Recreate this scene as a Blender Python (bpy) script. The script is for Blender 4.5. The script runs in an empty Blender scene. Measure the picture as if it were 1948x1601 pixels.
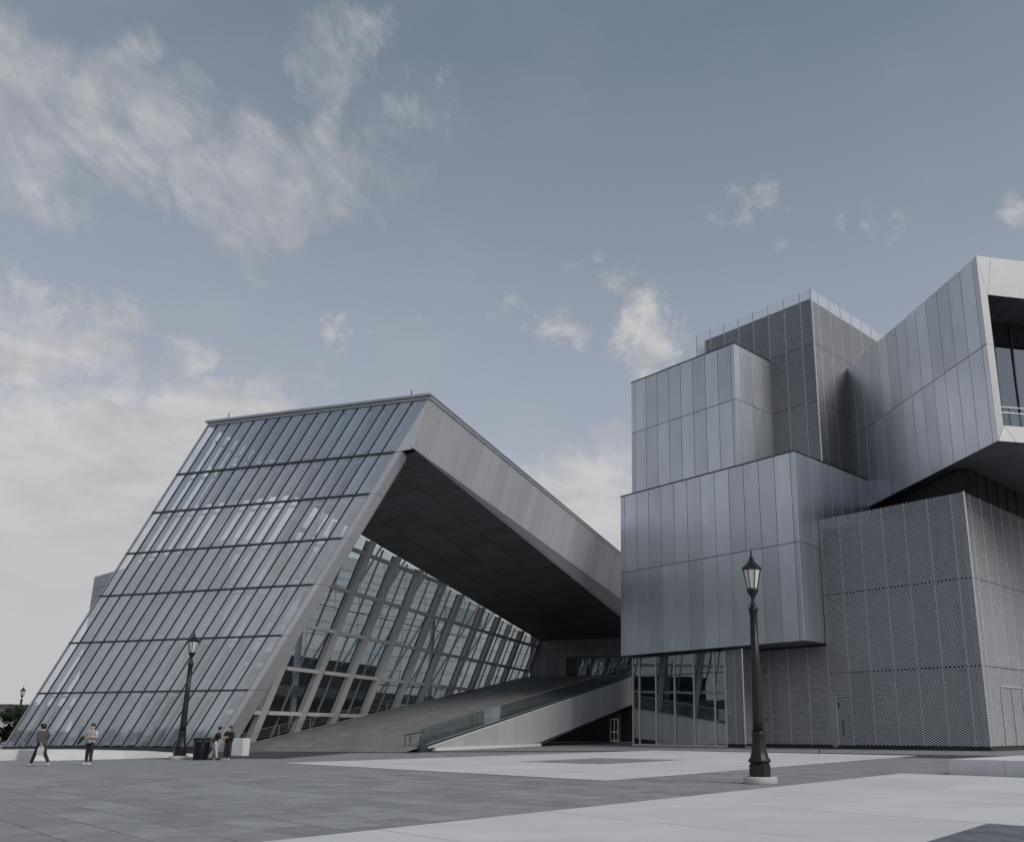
import bpy, bmesh, math, random
from mathutils import Vector, Matrix
random.seed(7)
R = math.radians
sc = bpy.context.scene
col = sc.collection

# ------------------------------------------------------------------ camera
cam_d = bpy.data.cameras.new('camera'); cam = bpy.data.objects.new('camera', cam_d); col.objects.link(cam)
cam.location = (0, 0, 1.4); cam.rotation_euler = (R(90 + 14.542), 0, 0)
cam_d.sensor_fit = 'HORIZONTAL'; cam_d.sensor_width = 36.0; cam_d.lens = 29.92
cam_d.shift_x = -0.0990; cam_d.shift_y = 0.0871; cam_d.clip_end = 6000
sc.camera = cam

# ------------------------------------------------------------------ sun and exposure
SUN_AZ, SUN_EL = 126.0, 42.0          # degrees clockwise from +Y, elevation
sun_d = bpy.data.lights.new('sun', 'SUN'); sun = bpy.data.objects.new('sun', sun_d); col.objects.link(sun)
sun_d.energy = 1.5; sun_d.angle = R(30); sun_d.color = (1.0, 0.96, 0.92)
sdir = Vector((math.sin(R(SUN_AZ)) * math.cos(R(SUN_EL)), math.cos(R(SUN_AZ)) * math.cos(R(SUN_EL)), math.sin(R(SUN_EL))))
sun.rotation_euler = sdir.to_track_quat('Z', 'Y').to_euler()
sun.location = sdir * 200
vs = sc.view_settings; vs.view_transform = 'Standard'; vs.look = 'None'; vs.exposure = 0.36; vs.gamma = 1.0
vs.use_curve_mapping = False
sc.render.film_transparent = False
cy = sc.cycles
cy.max_bounces = 6; cy.diffuse_bounces = 2; cy.glossy_bounces = 3; cy.transmission_bounces = 2
cy.transparent_max_bounces = 20; cy.caustics_reflective = False; cy.caustics_refractive = False
cy.use_denoising = True; cy.sample_clamp_indirect = 4.0
sc.render.filter_size = 1.3

# ------------------------------------------------------------------ node helper
class NT:
    def __init__(self, tree): self.t = tree; self.n = tree.nodes; self.l = tree.links; self.n.clear()
    def node(self, typ, ins=None, **kw):
        x = self.n.new(typ)
        for k, v in kw.items(): setattr(x, k, v)
        for k, v in (ins or {}).items(): self.put(x.inputs[k], v)
        return x
    def put(self, sock, v):
        if hasattr(v, 'is_linked') and hasattr(v, 'node'): self.l.new(v, sock)
        elif isinstance(v, bpy.types.Node): self.l.new(v.outputs[0], sock)
        else: sock.default_value = v
    def m(self, op, a, b=0.0, c=None, clamp=False):
        x = self.n.new('ShaderNodeMath'); x.operation = op; x.use_clamp = clamp
        self.put(x.inputs[0], a); self.put(x.inputs[1], b)
        if c is not None: self.put(x.inputs[2], c)
        return x.outputs[0]
    def vm(self, op, a, b=None):
        x = self.n.new('ShaderNodeVectorMath'); x.operation = op
        self.put(x.inputs[0], a)
        if b is not None: self.put(x.inputs[1], b)
        return x.outputs[0]
    def smooth(self, v, lo, hi, olo=0.0, ohi=1.0):
        x = self.n.new('ShaderNodeMapRange'); x.interpolation_type = 'SMOOTHSTEP'
        self.put(x.inputs['Value'], v); x.inputs['From Min'].default_value = lo; x.inputs['From Max'].default_value = hi
        x.inputs['To Min'].default_value = olo; x.inputs['To Max'].default_value = ohi
        return x.outputs[0]
    def lin(self, v, lo, hi, olo, ohi):
        x = self.n.new('ShaderNodeMapRange')
        self.put(x.inputs['Value'], v); x.inputs['From Min'].default_value = lo; x.inputs['From Max'].default_value = hi
        x.inputs['To Min'].default_value = olo; x.inputs['To Max'].default_value = ohi
        return x.outputs[0]
    def mix(self, fac, a, b, blend='MIX'):
        x = self.n.new('ShaderNodeMix'); x.data_type = 'RGBA'; x.blend_type = blend
        self.put(x.inputs[0], fac); self.put(x.inputs[6], a); self.put(x.inputs[7], b)
        return x.outputs[2]
    def noise(self, vec, scale, detail=4.0, rough=0.55, dist=0.0, w=None):
        x = self.n.new('ShaderNodeTexNoise')
        if w is not None: x.noise_dimensions = '4D'; x.inputs['W'].default_value = w
        self.put(x.inputs['Vector'], vec); x.inputs['Scale'].default_value = scale
        x.inputs['Detail'].default_value = detail; x.inputs['Roughness'].default_value = rough
        x.inputs['Distortion'].default_value = dist
        return x.outputs[0]
    def scale(self, vec, s):
        x = self.n.new('ShaderNodeMapping'); self.put(x.inputs['Vector'], vec); x.inputs['Scale'].default_value = s
        return x.outputs[0]

# ------------------------------------------------------------------ sky: Nishita, greyed by haze, with clouds
world = bpy.data.worlds.new('World'); sc.world = world; world.use_nodes = True
w = NT(world.node_tree)
SKY_STRENGTH = 0.095
sky = w.node('ShaderNodeTexSky', sky_type='NISHITA', sun_disc=False, sun_elevation=R(SUN_EL), sun_rotation=R(SUN_AZ),
             altitude=0.0, air_density=1.0, dust_density=2.0, ozone_density=1.5)
tc = w.node('ShaderNodeTexCoord'); dirv = tc.outputs['Generated']
sep = w.node('ShaderNodeSeparateXYZ', {0: dirv}); X, Y, Zd = sep.outputs
azd = w.m('MULTIPLY', w.m('ARCTAN2', X, Y), 57.29578)
eld = w.m('MULTIPLY', w.m('ARCSINE', Zd), 57.29578)
hsv = w.node('ShaderNodeHueSaturation', {'Saturation': 0.36, 'Value': 1.0, 'Color': sky.outputs[0]})
# haze layer: the lower sky turns pale grey
lum = w.node('ShaderNodeRGBToBW', {0: sky.outputs[0]})
zc = w.m('MAXIMUM', Zd, 0.0)
hz = w.m('MAXIMUM', w.m('MINIMUM', w.lin(eld, 5.0, 50.0, 1.0, 0.0), 1.0), 0.0)
SKY_HI = (0.74, 1.30, 1.78, 1); SKY_LO = (3.95, 4.18, 4.98, 1)
grad = w.mix(hz, SKY_HI, SKY_LO)
base = w.mix(0.75, hsv.outputs[0], grad)
# cloud coordinates: a flat layer seen from below
pz = w.m('ADD', zc, 0.16)
cxn = w.m('DIVIDE', X, pz); cyn = w.m('DIVIDE', Y, pz)
cvec = w.node('ShaderNodeCombineXYZ', {0: cxn, 1: cyn, 2: 0.0}).outputs[0]
aev = w.node('ShaderNodeCombineXYZ', {0: azd, 1: eld, 2: 0.0}).outputs[0]
def warp(scale, amp, k):
    n_ = w.noise(aev, scale, 6.0, 0.6, 0.0, w=k)
    return w.m('MULTIPLY', w.m('SUBTRACT', n_, 0.5), amp)
azw = w.m('ADD', azd, warp(0.13, 17.0, 1.0)); elw = w.m('ADD', eld, warp(0.13, 13.0, 5.0))
def blob(a, e, sa, se, amp=1.0):
    q = w.m('ADD', w.m('POWER', w.m('DIVIDE', w.m('ABSOLUTE', w.m('SUBTRACT', azw, a)), sa), 2.0),
            w.m('POWER', w.m('DIVIDE', w.m('ABSOLUTE', w.m('SUBTRACT', elw, e)), se), 2.0))
    return w.m('MULTIPLY', w.m('SUBTRACT', 1.0, q, clamp=True), amp)
def total(bl):
    s = 0.0
    for b in bl: s = w.m('MAXIMUM', s, blob(*b))
    return s
fine = w.noise(w.scale(cvec, (1, 1.0, 1)), 3.2, 8.0, 0.62, 0.6)
big = w.noise(cvec, 0.9, 4.0, 0.55, 0.3, w=3.1)
# heavier puffs and the low bank
puffs = total([(-36.5, 22.6, 7.5, 4.2, 1.0), (-0.7, 29.6, 4.4, 2.4, .80), (1.8, 26.3, 4.2, 2.4, 1.0), (-3.4, 26.2, 4.5, 1.8, .62),
               (-13.0, 23.8, 4.2, 2.4, .68), (-19.4, 23.3, 3.0, 3.0, .68), (-7.5, 26.0, 4.0, 1.5, .5),
               (11.3, 34.2, 3.8, 2.8, .50), (19.0, 31.0, 3.0, 1.6, .38), (26.4, 30.4, 1.6, 1.6, .42)])
pn = w.noise(dirv, 15.0, 9.0, 0.66, 0.15)
puffm = w.m('MULTIPLY', w.smooth(w.m('ADD', w.m('MULTIPLY', w.m('POWER', puffs, 0.6), 0.9), w.m('MULTIPLY', w.m('SUBTRACT', pn, 0.5), 4.2)), 0.38, 1.55), w.smooth(puffs, 0.0, 0.35))
# low bank all round the horizon, its top uneven
edge = w.m('ADD', w.m('ADD', 16.0, w.m('MULTIPLY', w.m('SUBTRACT', big, 0.5), 12.0)), w.m('MULTIPLY', w.m('SUBTRACT', w.noise(dirv, 12.0, 9.0, 0.66, 0.2), 0.5), 17.0))
lift = w.m('ADD', w.m('MULTIPLY', blob(-33, 18, 19, 40, 1.0), 6.0), w.m('MULTIPLY', blob(-2, 16, 11, 30, 1.0), 3.5))
bankm = w.smooth(w.m('SUBTRACT', w.m('ADD', edge, lift), eld), -1.0, 3.6)
# thin high streaks
cir = total([(-36.0, 34.0, 12.5, 6.0, 1.1), (-27.5, 32.6, 8.5, 5.0, 1.05), (-17.5, 36.5, 7.0, 3.0, .55), (-22.3, 40.6, 4.6, 3.6, .95), (-21.8, 34.6, 4.8, 4.6, .95), (-14.8, 38.9, 4.8, 2.6, .72), (-25.0, 28.3, 2.4, 1.1, .6), (-42, 29, 9, 5, .6)])
strv = w.node('ShaderNodeMapping', {'Vector': aev}); strv.vector_type = 'TEXTURE'; strv.inputs['Rotation'].default_value = (0.0, 0.0, R(-33)); strv.inputs['Scale'].default_value = (6.6, 3.3, 1.0)
sn = w.m('ADD', w.m('MULTIPLY', w.noise(strv.outputs[0], 1.1, 12.0, 0.68, 0.9), 0.68), w.m('MULTIPLY', w.noise(aev, 0.24, 10.0, 0.62, 0.4, w=7.0), 0.32))
cirm = w.m('MULTIPLY', w.smooth(w.m('ADD', cir, w.m('MULTIPLY', w.m('SUBTRACT', sn, 0.5), 2.4)), 0.30, 1.62), 0.84)
gen = w.m('MULTIPLY', w.smooth(w.m('ADD', w.m('MULTIPLY', big, 0.6), w.m('MULTIPLY', fine, 0.5)), 0.60, 0.90), 0.12)
haze_n = w.m('MULTIPLY', w.smooth(w.noise(dirv, 4.0, 5.0, 0.55, 0.4, w=1.7), 0.42, 0.80), 0.13)
cm = w.m('MAXIMUM', w.m('MAXIMUM', w.m('MULTIPLY', puffm, 0.88), w.m('MULTIPLY', bankm, 0.92)), w.m('MAXIMUM', cirm, w.m('MAXIMUM', gen, haze_n)))
tex = w.noise(w.scale(dirv, (1, 1, 2.6)), 9.0, 7.0, 0.6, 0.4, w=0.4)
cloudc = w.mix(w.smooth(tex, 0.30, 0.72), (3.55, 3.55, 3.78, 1), (5.45, 5.30, 5.22, 1))
low = w.smooth(eld, 2.0, 24.0, 0.0, 1.0)
cloudc = w.mix(low, (4.35, 4.32, 4.42, 1), cloudc)
skyc = w.mix(w.m('MINIMUM', cm, 0.92), base, cloudc)
bg = w.node('ShaderNodeBackground', {'Color': skyc, 'Strength': SKY_STRENGTH})
w.node('ShaderNodeOutputWorld', {'Surface': bg.outputs[0]})

# ------------------------------------------------------------------ materials
MATS = {}
def mat(name):
    m = bpy.data.materials.new(name); m.use_nodes = True; t = NT(m.node_tree); MATS[name] = m
    return m, t
def finish(t, shader): t.node('ShaderNodeOutputMaterial', {'Surface': shader})
def pbr(name, colr, rough=0.6, metal=0.0, var=0.0, noise=0.0, nscale=3.0, stretch=(1, 1, 1), bump=0.0, bscale=60.0, spec=0.5, rvar=0.0, coat=0.0, wave=0.0):
    m, t = mat(name)
    tcn = t.node('ShaderNodeTexCoord'); ob = tcn.outputs['Object']
    geo = t.node('ShaderNodeNewGeometry'); pos = t.scale(geo.outputs['Position'], stretch)
    c = tuple(colr) + (1,)
    base = t.node('ShaderNodeRGB'); base.outputs[0].default_value = c; out = base.outputs[0]
    val = 1.0
    if var:
        oi = t.node('ShaderNodeObjectInfo')
        val = t.lin(oi.outputs['Random'], 0, 1, 1 - var, 1 + var)
    if noise:
        nz = t.noise(pos, nscale, 6.0, 0.6)
        nv = t.lin(nz, 0.25, 0.75, 1 - noise, 1 + noise)
        val = t.m('MULTIPLY', val, nv)
    if var or noise:
        h = t.node('ShaderNodeHueSaturation', {'Color': out, 'Value': val}); out = h.outputs[0]
    p = t.node('ShaderNodeBsdfPrincipled', {'Base Color': out, 'Roughness': rough, 'Metallic': metal, 'Specular IOR Level': spec, 'Coat Weight': coat})
    if rvar:
        rn = t.noise(pos, nscale * 1.7, 5.0, 0.6, w=2.0)
        t.put(p.inputs['Roughness'], t.lin(rn, 0.25, 0.75, rough - rvar, rough + rvar))
    if bump:
        bn = t.noise(geo.outputs['Position'], bscale, 4.0, 0.6)
        b = t.node('ShaderNodeBump', {'Height': bn, 'Strength': bump, 'Distance': 0.01}); t.put(p.inputs['Normal'], b.outputs[0])
        if wave:
            wn = t.noise(t.scale(ob, (1.0, 0.35, 1.0)), 1.1, 2.0, 0.5)
            b2 = t.node('ShaderNodeBump', {'Height': wn, 'Strength': wave, 'Distance': 0.035}); t.put(b.inputs['Normal'], b2.outputs[0])
    finish(t, p.outputs[0]); return m
def glass(name, tint, refl, add, rough=0.02, brighten=0.0, wob=0.03):
    m, t = mat(name)
    lw = t.node('ShaderNodeLayerWeight', {'Blend': 0.5}); f0 = ((refl - 1) / (refl + 1)) ** 2 + add
    fac = t.m('ADD', t.m('MULTIPLY', t.m('POWER', lw.outputs['Facing'], 5.0), 1 - f0), f0, clamp=True)
    oi = t.node('ShaderNodeObjectInfo'); fac = t.m('MULTIPLY', fac, t.lin(oi.outputs['Random'], 0, 1, 0.78, 1.14), clamp=True)
    geo = t.node('ShaderNodeNewGeometry')
    tr = t.node('ShaderNodeBsdfTransparent', {'Color': tuple(tint) + (1,)})
    bn = t.noise(geo.outputs['Position'], 0.4, 1.0, 0.4)
    b = t.node('ShaderNodeBump', {'Height': bn, 'Strength': 0.10, 'Distance': wob})
    gl = t.node('ShaderNodeBsdfGlossy', {'Color': (0.88, 0.94, 1.0, 1), 'Roughness': rough, 'Normal': b.outputs[0]})
    mx = t.node('ShaderNodeMixShader', {0: fac, 1: tr.outputs[0], 2: gl.outputs[0]})
    out = mx.outputs[0]
    if brighten:  # patchy pale diffuse mixed in so dark glass looks brighter
        dn = t.noise(geo.outputs['Position'], 0.35, 4.0, 0.55)
        df = t.node('ShaderNodeBsdfDiffuse', {'Color': (0.42, 0.45, 0.48, 1)})
        out = t.node('ShaderNodeMixShader', {0: t.m('MULTIPLY', t.smooth(dn, 0.3, 0.8), brighten), 1: out, 2: df.outputs[0]}).outputs[0]
    finish(t, out); return m
pbr('panel', (0.60, 0.625, 0.67), 0.40, 0.75, var=0.11, wave=0.35, noise=0.08, nscale=0.7, stretch=(1, 1, 0.35), rvar=0.05, bump=0.02, bscale=260)
pbr('panel_light', (0.62, 0.625, 0.64), 0.52, 0.5, var=0.07, noise=0.05, nscale=0.6, stretch=(1, 1, 0.4), rvar=0.05)
pbr('panel_gap', (0.03, 0.032, 0.036), 0.7)
pbr('end_frame', (0.47, 0.47, 0.47), 0.5, 0.25, var=0.04, noise=0.04, nscale=0.5)
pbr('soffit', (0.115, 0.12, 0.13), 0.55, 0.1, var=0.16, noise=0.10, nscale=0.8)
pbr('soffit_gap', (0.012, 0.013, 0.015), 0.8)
pbr('mesh_metal', (0.84, 0.85, 0.88), 0.45, 0.4, var=0.05, noise=0.08, nscale=1.2)
pbr('mesh_post', (0.40, 0.41, 0.43), 0.5, 0.5)
pbr('mesh_core', (0.030, 0.033, 0.040), 0.6, noise=0.25, nscale=0.35)
pbr('dark_glass_panel', (0.01, 0.011, 0.014), 0.15)
pbr('mullion_dark', (0.055, 0.062, 0.075), 0.4, 0.5)
pbr('steel_light', (0.62, 0.62, 0.615), 0.5, 0.2, var=0.05, noise=0.05, nscale=1.0)
pbr('steel_mid', (0.33, 0.34, 0.35), 0.5, 0.4, var=0.08)
pbr('fin', (0.82, 0.83, 0.84), 0.5, 0.1, var=0.10)
pbr('stainless', (0.62, 0.63, 0.65), 0.3, 0.9)
pbr('roof_metal', (0.42, 0.44, 0.47), 0.45, 0.6, noise=0.08, nscale=0.5)
pbr('interior_wall', (0.30, 0.31, 0.32), 0.7, var=0.1, noise=0.08, nscale=0.4)
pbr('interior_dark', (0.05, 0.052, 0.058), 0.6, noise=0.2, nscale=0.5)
pbr('interior_floor', (0.42, 0.42, 0.42), 0.35, noise=0.1, nscale=0.5)
pbr('stone_panel', (0.42, 0.425, 0.435), 0.7, var=0.10, noise=0.10, nscale=0.6)
pbr('stone_joint', (0.10, 0.10, 0.105), 0.9)
pbr('white_frame', (0.62, 0.63, 0.64), 0.45)
pbr('paver', (0.262, 0.262, 0.272), 0.72, var=0.15, noise=0.22, nscale=1.6, bump=0.25, bscale=140, spec=0.35)
pbr('paver_far', (0.262, 0.262, 0.272), 0.72, noise=0.2, nscale=0.8, bump=0.2, bscale=90, spec=0.35)
pbr('white_slab', (0.60, 0.592, 0.595), 0.66, var=0.05, noise=0.11, nscale=0.75, stretch=(0.5, 1, 1), bump=0.12, bscale=160, spec=0.3)
pbr('slab_bed', (0.05, 0.05, 0.052), 0.9)
pbr('concrete_white', (0.64, 0.635, 0.635), 0.7, var=0.05, noise=0.06, nscale=1.5, bump=0.15, bscale=90)
pbr('concrete_rough', (0.44, 0.43, 0.41), 0.85, noise=0.2, nscale=7, bump=0.5, bscale=40)
pbr('grate', (0.165, 0.17, 0.19), 0.5, 0.2, var=0.25)
pbr('ramp_deck', (0.20, 0.20, 0.205), 0.7, noise=0.28, nscale=0.9, stretch=(1.0, 0.5, 1), bump=0.2, bscale=60)
pbr('iron', (0.016, 0.016, 0.018), 0.42, 0.3, noise=0.3, nscale=9, bump=0.15, bscale=70)
pbr('lamp_glass', (0.62, 0.62, 0.60), 0.35, spec=0.5)
pbr('bin_metal', (0.012, 0.012, 0.014), 0.4, 0.3)
pbr('bark', (0.06, 0.05, 0.042), 0.9, noise=0.3, nscale=6, bump=0.6, bscale=30)
pbr('house_white', (0.62, 0.61, 0.60), 0.8, noise=0.05, nscale=0.6)
pbr('house_roof', (0.10, 0.095, 0.10), 0.8, noise=0.2, nscale=2)
pbr('skin', (0.50, 0.36, 0.28), 0.55)
pbr('hair', (0.012, 0.010, 0.010), 0.5)
pbr('cloth_black', (0.014, 0.014, 0.016), 0.85, noise=0.3, nscale=14)
pbr('cloth_dark', (0.022, 0.022, 0.027), 0.85, noise=0.3, nscale=14)
pbr('cloth_pale', (0.46, 0.40, 0.37), 0.85, noise=0.1, nscale=12)
pbr('white_shoe', (0.62, 0.62, 0.62), 0.6)
pbr('bag_white', (0.55, 0.53, 0.52), 0.6, noise=0.15, nscale=14)
pbr('lens_black', (0.01, 0.01, 0.01), 0.2)
glass('facade_glass', (0.94, 0.96, 0.975), 1.6, 0.22, 0.02, brighten=0.16)
glass('side_glass', (0.90, 0.93, 0.94), 1.45, 0.0, 0.01, wob=0.004)
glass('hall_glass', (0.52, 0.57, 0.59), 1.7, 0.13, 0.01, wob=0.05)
glass('rail_glass', (0.78, 0.82, 0.82), 1.5, 0.03, 0.02)
def fabric_check():
    m, t = mat('cloth_check')
    tcn = t.node('ShaderNodeTexCoord')
    br = t.node('ShaderNodeTexChecker', {'Vector': tcn.outputs['Object'], 'Scale': 22.0, 'Color1': (0.045, 0.042, 0.040, 1), 'Color2': (0.10, 0.095, 0.09, 1)})
    p = t.node('ShaderNodeBsdfPrincipled', {'Base Color': br.outputs[0], 'Roughness': 0.9}); finish(t, p.outputs[0])
def fabric_print():
    m, t = mat('cloth_print')
    tcn = t.node('ShaderNodeTexCoord')
    nz = t.noise(tcn.outputs['Object'], 16.0, 5.0, 0.7)
    c = t.mix(t.smooth(nz, 0.44, 0.62), (0.52, 0.49, 0.47, 1), (0.20, 0.17, 0.17, 1))
    p = t.node('ShaderNodeBsdfPrincipled', {'Base Color': c, 'Roughness': 0.9}); finish(t, p.outputs[0])
fabric_check(); fabric_print()
def leafmat(name, c):
    m, t = mat(name)
    oi = t.node('ShaderNodeNewGeometry')
    nz = t.noise(oi.outputs['Position'], 1.3, 4.0, 0.6)
    h = t.node('ShaderNodeHueSaturation', {'Color': tuple(c) + (1,), 'Value': t.lin(nz, 0.25, 0.75, 0.6, 1.5)})
    d = t.node('ShaderNodeBsdfDiffuse', {'Color': h.outputs[0]}); tl = t.node('ShaderNodeBsdfTranslucent', {'Color': h.outputs[0]})
    mx = t.node('ShaderNodeMixShader', {0: 0.3, 1: d.outputs[0], 2: tl.outputs[0]}); finish(t, mx.outputs[0])
leafmat('leaf', (0.045, 0.055, 0.040)); leafmat('leaf_dark', (0.030, 0.038, 0.030))
def ground_mat():
    m, t = mat('ground')
    geo = t.node('ShaderNodeNewGeometry')
    mp = t.node('ShaderNodeMapping', {'Vector': geo.outputs['Position']}); mp.inputs['Rotation'].default_value = (0, 0, R(-134.9))
    mp.vector_type = 'TEXTURE'
    br = t.node('ShaderNodeTexBrick', {'Vector': mp.outputs[0], 'Color1': (0.25, 0.25, 0.26, 1), 'Color2': (0.275, 0.275, 0.285, 1), 'Mortar': (0.07, 0.07, 0.075, 1),
                                       'Scale': 1.0, 'Mortar Size': 0.008, 'Brick Width': 1.6, 'Row Height': 0.8})
    nz = t.noise(geo.outputs['Position'], 0.5, 6.0, 0.6)
    h = t.node('ShaderNodeHueSaturation', {'Color': br.outputs[0], 'Value': t.lin(nz, 0.25, 0.75, 0.86, 1.14)})
    p = t.node('ShaderNodeBsdfPrincipled', {'Base Color': h.outputs[0], 'Roughness': 0.75, 'Specular IOR Level': 0.35}); finish(t, p.outputs[0])
ground_mat()

# ------------------------------------------------------------------ object helpers
WL = {}
def reg(o, loc): WL[o.name] = Vector(loc)
def attach(o, world, parent):
    if parent is not None:
        o.parent = parent
        o.matrix_parent_inverse = Matrix.Translation(-WL[parent.name])
    o.matrix_basis = world
    WL[o.name] = world.to_translation()
def link(name, me, mname, parent=None, world=None):
    if mname and not me.materials: me.materials.append(MATS[mname])
    o = bpy.data.objects.new(name, me); col.objects.link(o); attach(o, world or Matrix.Identity(4), parent); return o
def thing(name, label, cat, loc=(0, 0, 0), group=None):
    o = bpy.data.objects.new(name, None); col.objects.link(o); o.location = loc; WL[o.name] = Vector(loc)
    o.empty_display_size = 0.2
    tag(o, label, cat, group); return o
def tag(o, label=None, cat=None, group=None, kind=None):
    if label: o['label'] = label
    if cat: o['category'] = cat
    if group: o['group'] = group
    if kind: o['kind'] = kind
    return o
def mesh(name, vs_, fs): 
    me = bpy.data.meshes.new(name); me.from_pydata([tuple(v) for v in vs_], [], fs); me.update(); return me
def fixn(me):
    bm = bmesh.new(); bm.from_mesh(me); bmesh.ops.recalc_face_normals(bm, faces=bm.faces); bm.to_mesh(me); bm.free(); me.update()
def prism(name, pts, ext, mname, parent=None):
    """polygon pts extruded by the vector ext: one closed mesh with its origin at the first point"""
    pts = [Vector(p) for p in pts]; ext = Vector(ext); o0 = pts[0]; n = len(pts)
    vs_ = [p - o0 for p in pts] + [p - o0 + ext for p in pts]
    fs = [tuple(range(n))[::-1], tuple(range(n, 2 * n))] + [(i, (i + 1) % n, n + (i + 1) % n, n + i) for i in range(n)]
    me = mesh(name, vs_, fs); fixn(me)
    return link(name, me, mname, parent, Matrix.Translation(o0))
def ruled(name, rowa, rowb, ext, mname, parent=None):
    """strip between two rows of points, thickened by ext: follows a twisted surface"""
    o0 = Vector(rowa[0]); n = len(rowa); vs_ = []
    for a_, b_ in zip(rowa, rowb): vs_ += [a_ - o0, b_ - o0, a_ - o0 + ext, b_ - o0 + ext]
    fs = [(0, 1, 3, 2), (4 * n - 4, 4 * n - 2, 4 * n - 1, 4 * n - 3)]
    for i in range(n - 1):
        k = 4 * i; fs += [(k, k + 4, k + 5, k + 1), (k + 2, k + 3, k + 7, k + 6), (k, k + 2, k + 6, k + 4), (k + 1, k + 5, k + 7, k + 3)]
    me = mesh(name, vs_, fs); fixn(me)
    return link(name, me, mname, parent, Matrix.Translation(o0))
def bar(name, p, q, side, depth, mname, parent=None):
    """straight member from p to q; side and depth are its full cross-section vectors, centred on the axis"""
    p, q, side, depth = Vector(p), Vector(q), Vector(side) / 2, Vector(depth) / 2
    return prism(name, [p - side - depth, p + side - depth, p + side + depth, p - side + depth], q - p, mname, parent)
def tube_mesh(name, p, q, r0, r1=None, n=8):
    p, q = Vector(p), Vector(q); r1 = r0 if r1 is None else r1
    d = (q - p); z = d.normalized(); x = z.orthogonal().normalized(); y = z.cross(x)
    vs_, fs = [], []
    for k, (c, r) in enumerate(((p, r0), (q, r1))):
        for i in range(n):
            a = 2 * math.pi * i / n; vs_.append(c - p + x * math.cos(a) * r + y * math.sin(a) * r)
    for i in range(n): fs.append((i, (i + 1) % n, n + (i + 1) % n, n + i))
    fs += [tuple(range(n))[::-1], tuple(range(n, 2 * n))]
    return mesh(name, vs_, fs)
def tube(name, p, q, r, mname, parent=None, r1=None, n=8):
    return link(name, tube_mesh(name, p, q, r, r1, n), mname, parent, Matrix.Translation(Vector(p)))
def lathe(name, prof, mname, parent, at, n=20, lobes=0, lobe=0.0, rot=0.0, smooth=True):
    vs_, fs = [], []
    for (r, z) in prof:
        for i in range(n):
            a = 2 * math.pi * i / n + rot
            rr = r * (1 + (lobe * math.cos(lobes * a) if lobes else 0))
            vs_.append((rr * math.cos(a), rr * math.sin(a), z))
    for k in range(len(prof) - 1):
        for i in range(n): fs.append((k * n + i, k * n + (i + 1) % n, (k + 1) * n + (i + 1) % n, (k + 1) * n + i))
    fs += [tuple(range(n))[::-1], tuple(range((len(prof) - 1) * n, len(prof) * n))]
    me = mesh(name, vs_, fs)
    if smooth:
        for p in me.polygons: p.use_smooth = len(p.vertices) == 4
    return link(name, me, mname, parent, Matrix.Translation(Vector(at)))
PANEL = {}
def panel_mesh(wd, ht, th, mname, ch=0.012):
    k = (round(wd, 3), round(ht, 3), th, mname)
    if k not in PANEL:
        vs_ = [(0, 0, 0), (wd, 0, 0), (wd, ht, 0), (0, ht, 0)]
        vs_ += [(x, y, th - ch) for x, y, _ in vs_[:4]]
        vs_ += [(ch, ch, th), (wd - ch, ch, th), (wd - ch, ht - ch, th), (ch, ht - ch, th)]
        fs = [(3, 2, 1, 0)] + [(i, (i + 1) % 4, 4 + (i + 1) % 4, 4 + i) for i in range(4)] + [(4 + i, 4 + (i + 1) % 4, 8 + (i + 1) % 4, 8 + i) for i in range(4)] + [(8, 9, 10, 11)]
        me = mesh('panel', vs_, fs); me.materials.append(MATS[mname]); PANEL[k] = me
    return PANEL[k]
def frame_m(o, x, y, z):
    m = Matrix.Identity(4)
    for i, v in enumerate((x, y, z)): m[0][i], m[1][i], m[2][i] = v
    m[0][3], m[1][3], m[2][3] = o
    return m
def panel_grid(parent, org, xd, nrm, xs, zs, mname='panel', th=0.05, gap=0.05, name='panel', skip=None, jit=0.004):
    """vertical wall of panels: org at x=0,z=0 of the backing plane, xd along the wall, nrm outward"""
    org, xd, nrm = Vector(org), Vector(xd).normalized(), Vector(nrm).normalized(); up = Vector((0, 0, 1))
    if xd.cross(up).dot(nrm) < 0:      # keep a right-handed frame
        L = xs[-1]; org = org + xd * L; xd = -xd; xs = [L - x for x in xs][::-1]; flip = True
    else: flip = False
    for i in range(len(xs) - 1):
        for j in range(len(zs) - 1):
            if skip and skip((len(xs) - 2 - i) if flip else i, j): continue
            me = panel_mesh(xs[i + 1] - xs[i] - gap, zs[j + 1] - zs[j] - gap, th, mname)
            p = org + xd * (xs[i] + gap / 2) + up * (zs[j] + gap / 2) + nrm * random.uniform(0, jit)
            t1, t2 = random.uniform(-.0016, .0016), random.uniform(-.0010, .0010)
            nn = (nrm + xd * t1 + up * t2).normalized(); xx = (xd - nn * xd.dot(nn)).normalized()
            o = bpy.data.objects.new(name, me); col.objects.link(o); attach(o, frame_m(p, xx, nn.cross(xx), nn), parent)
def block(name, corners, z0, z1, mname, parent=None):
    """vertical prism over a plan polygon"""
    return prism(name, [Vector((c[0], c[1], z0)) for c in corners], (0, 0, z1 - z0), mname, parent)

# site axes (metres): three building grids standing on the plaza
def azv(a): return Vector((math.sin(R(a)), math.cos(R(a)), 0))
UP = Vector((0, 0, 1))
A, C = azv(-44.8945), azv(45.1055); P0 = Vector((27.84, 65.18, 0))
def W(u, v, z=0.0): return P0 + A * u + C * v + UP * z
RB, N = azv(106.762), azv(16.762)
def V(b, n, z=0.0): return RB * b + N * n + UP * z
D, E = azv(-11.75), azv(78.25); K = Vector((29.4, 61.65, 0))
def U3(e, d, z=0.0): return K + E * e + D * d + UP * z

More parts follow.
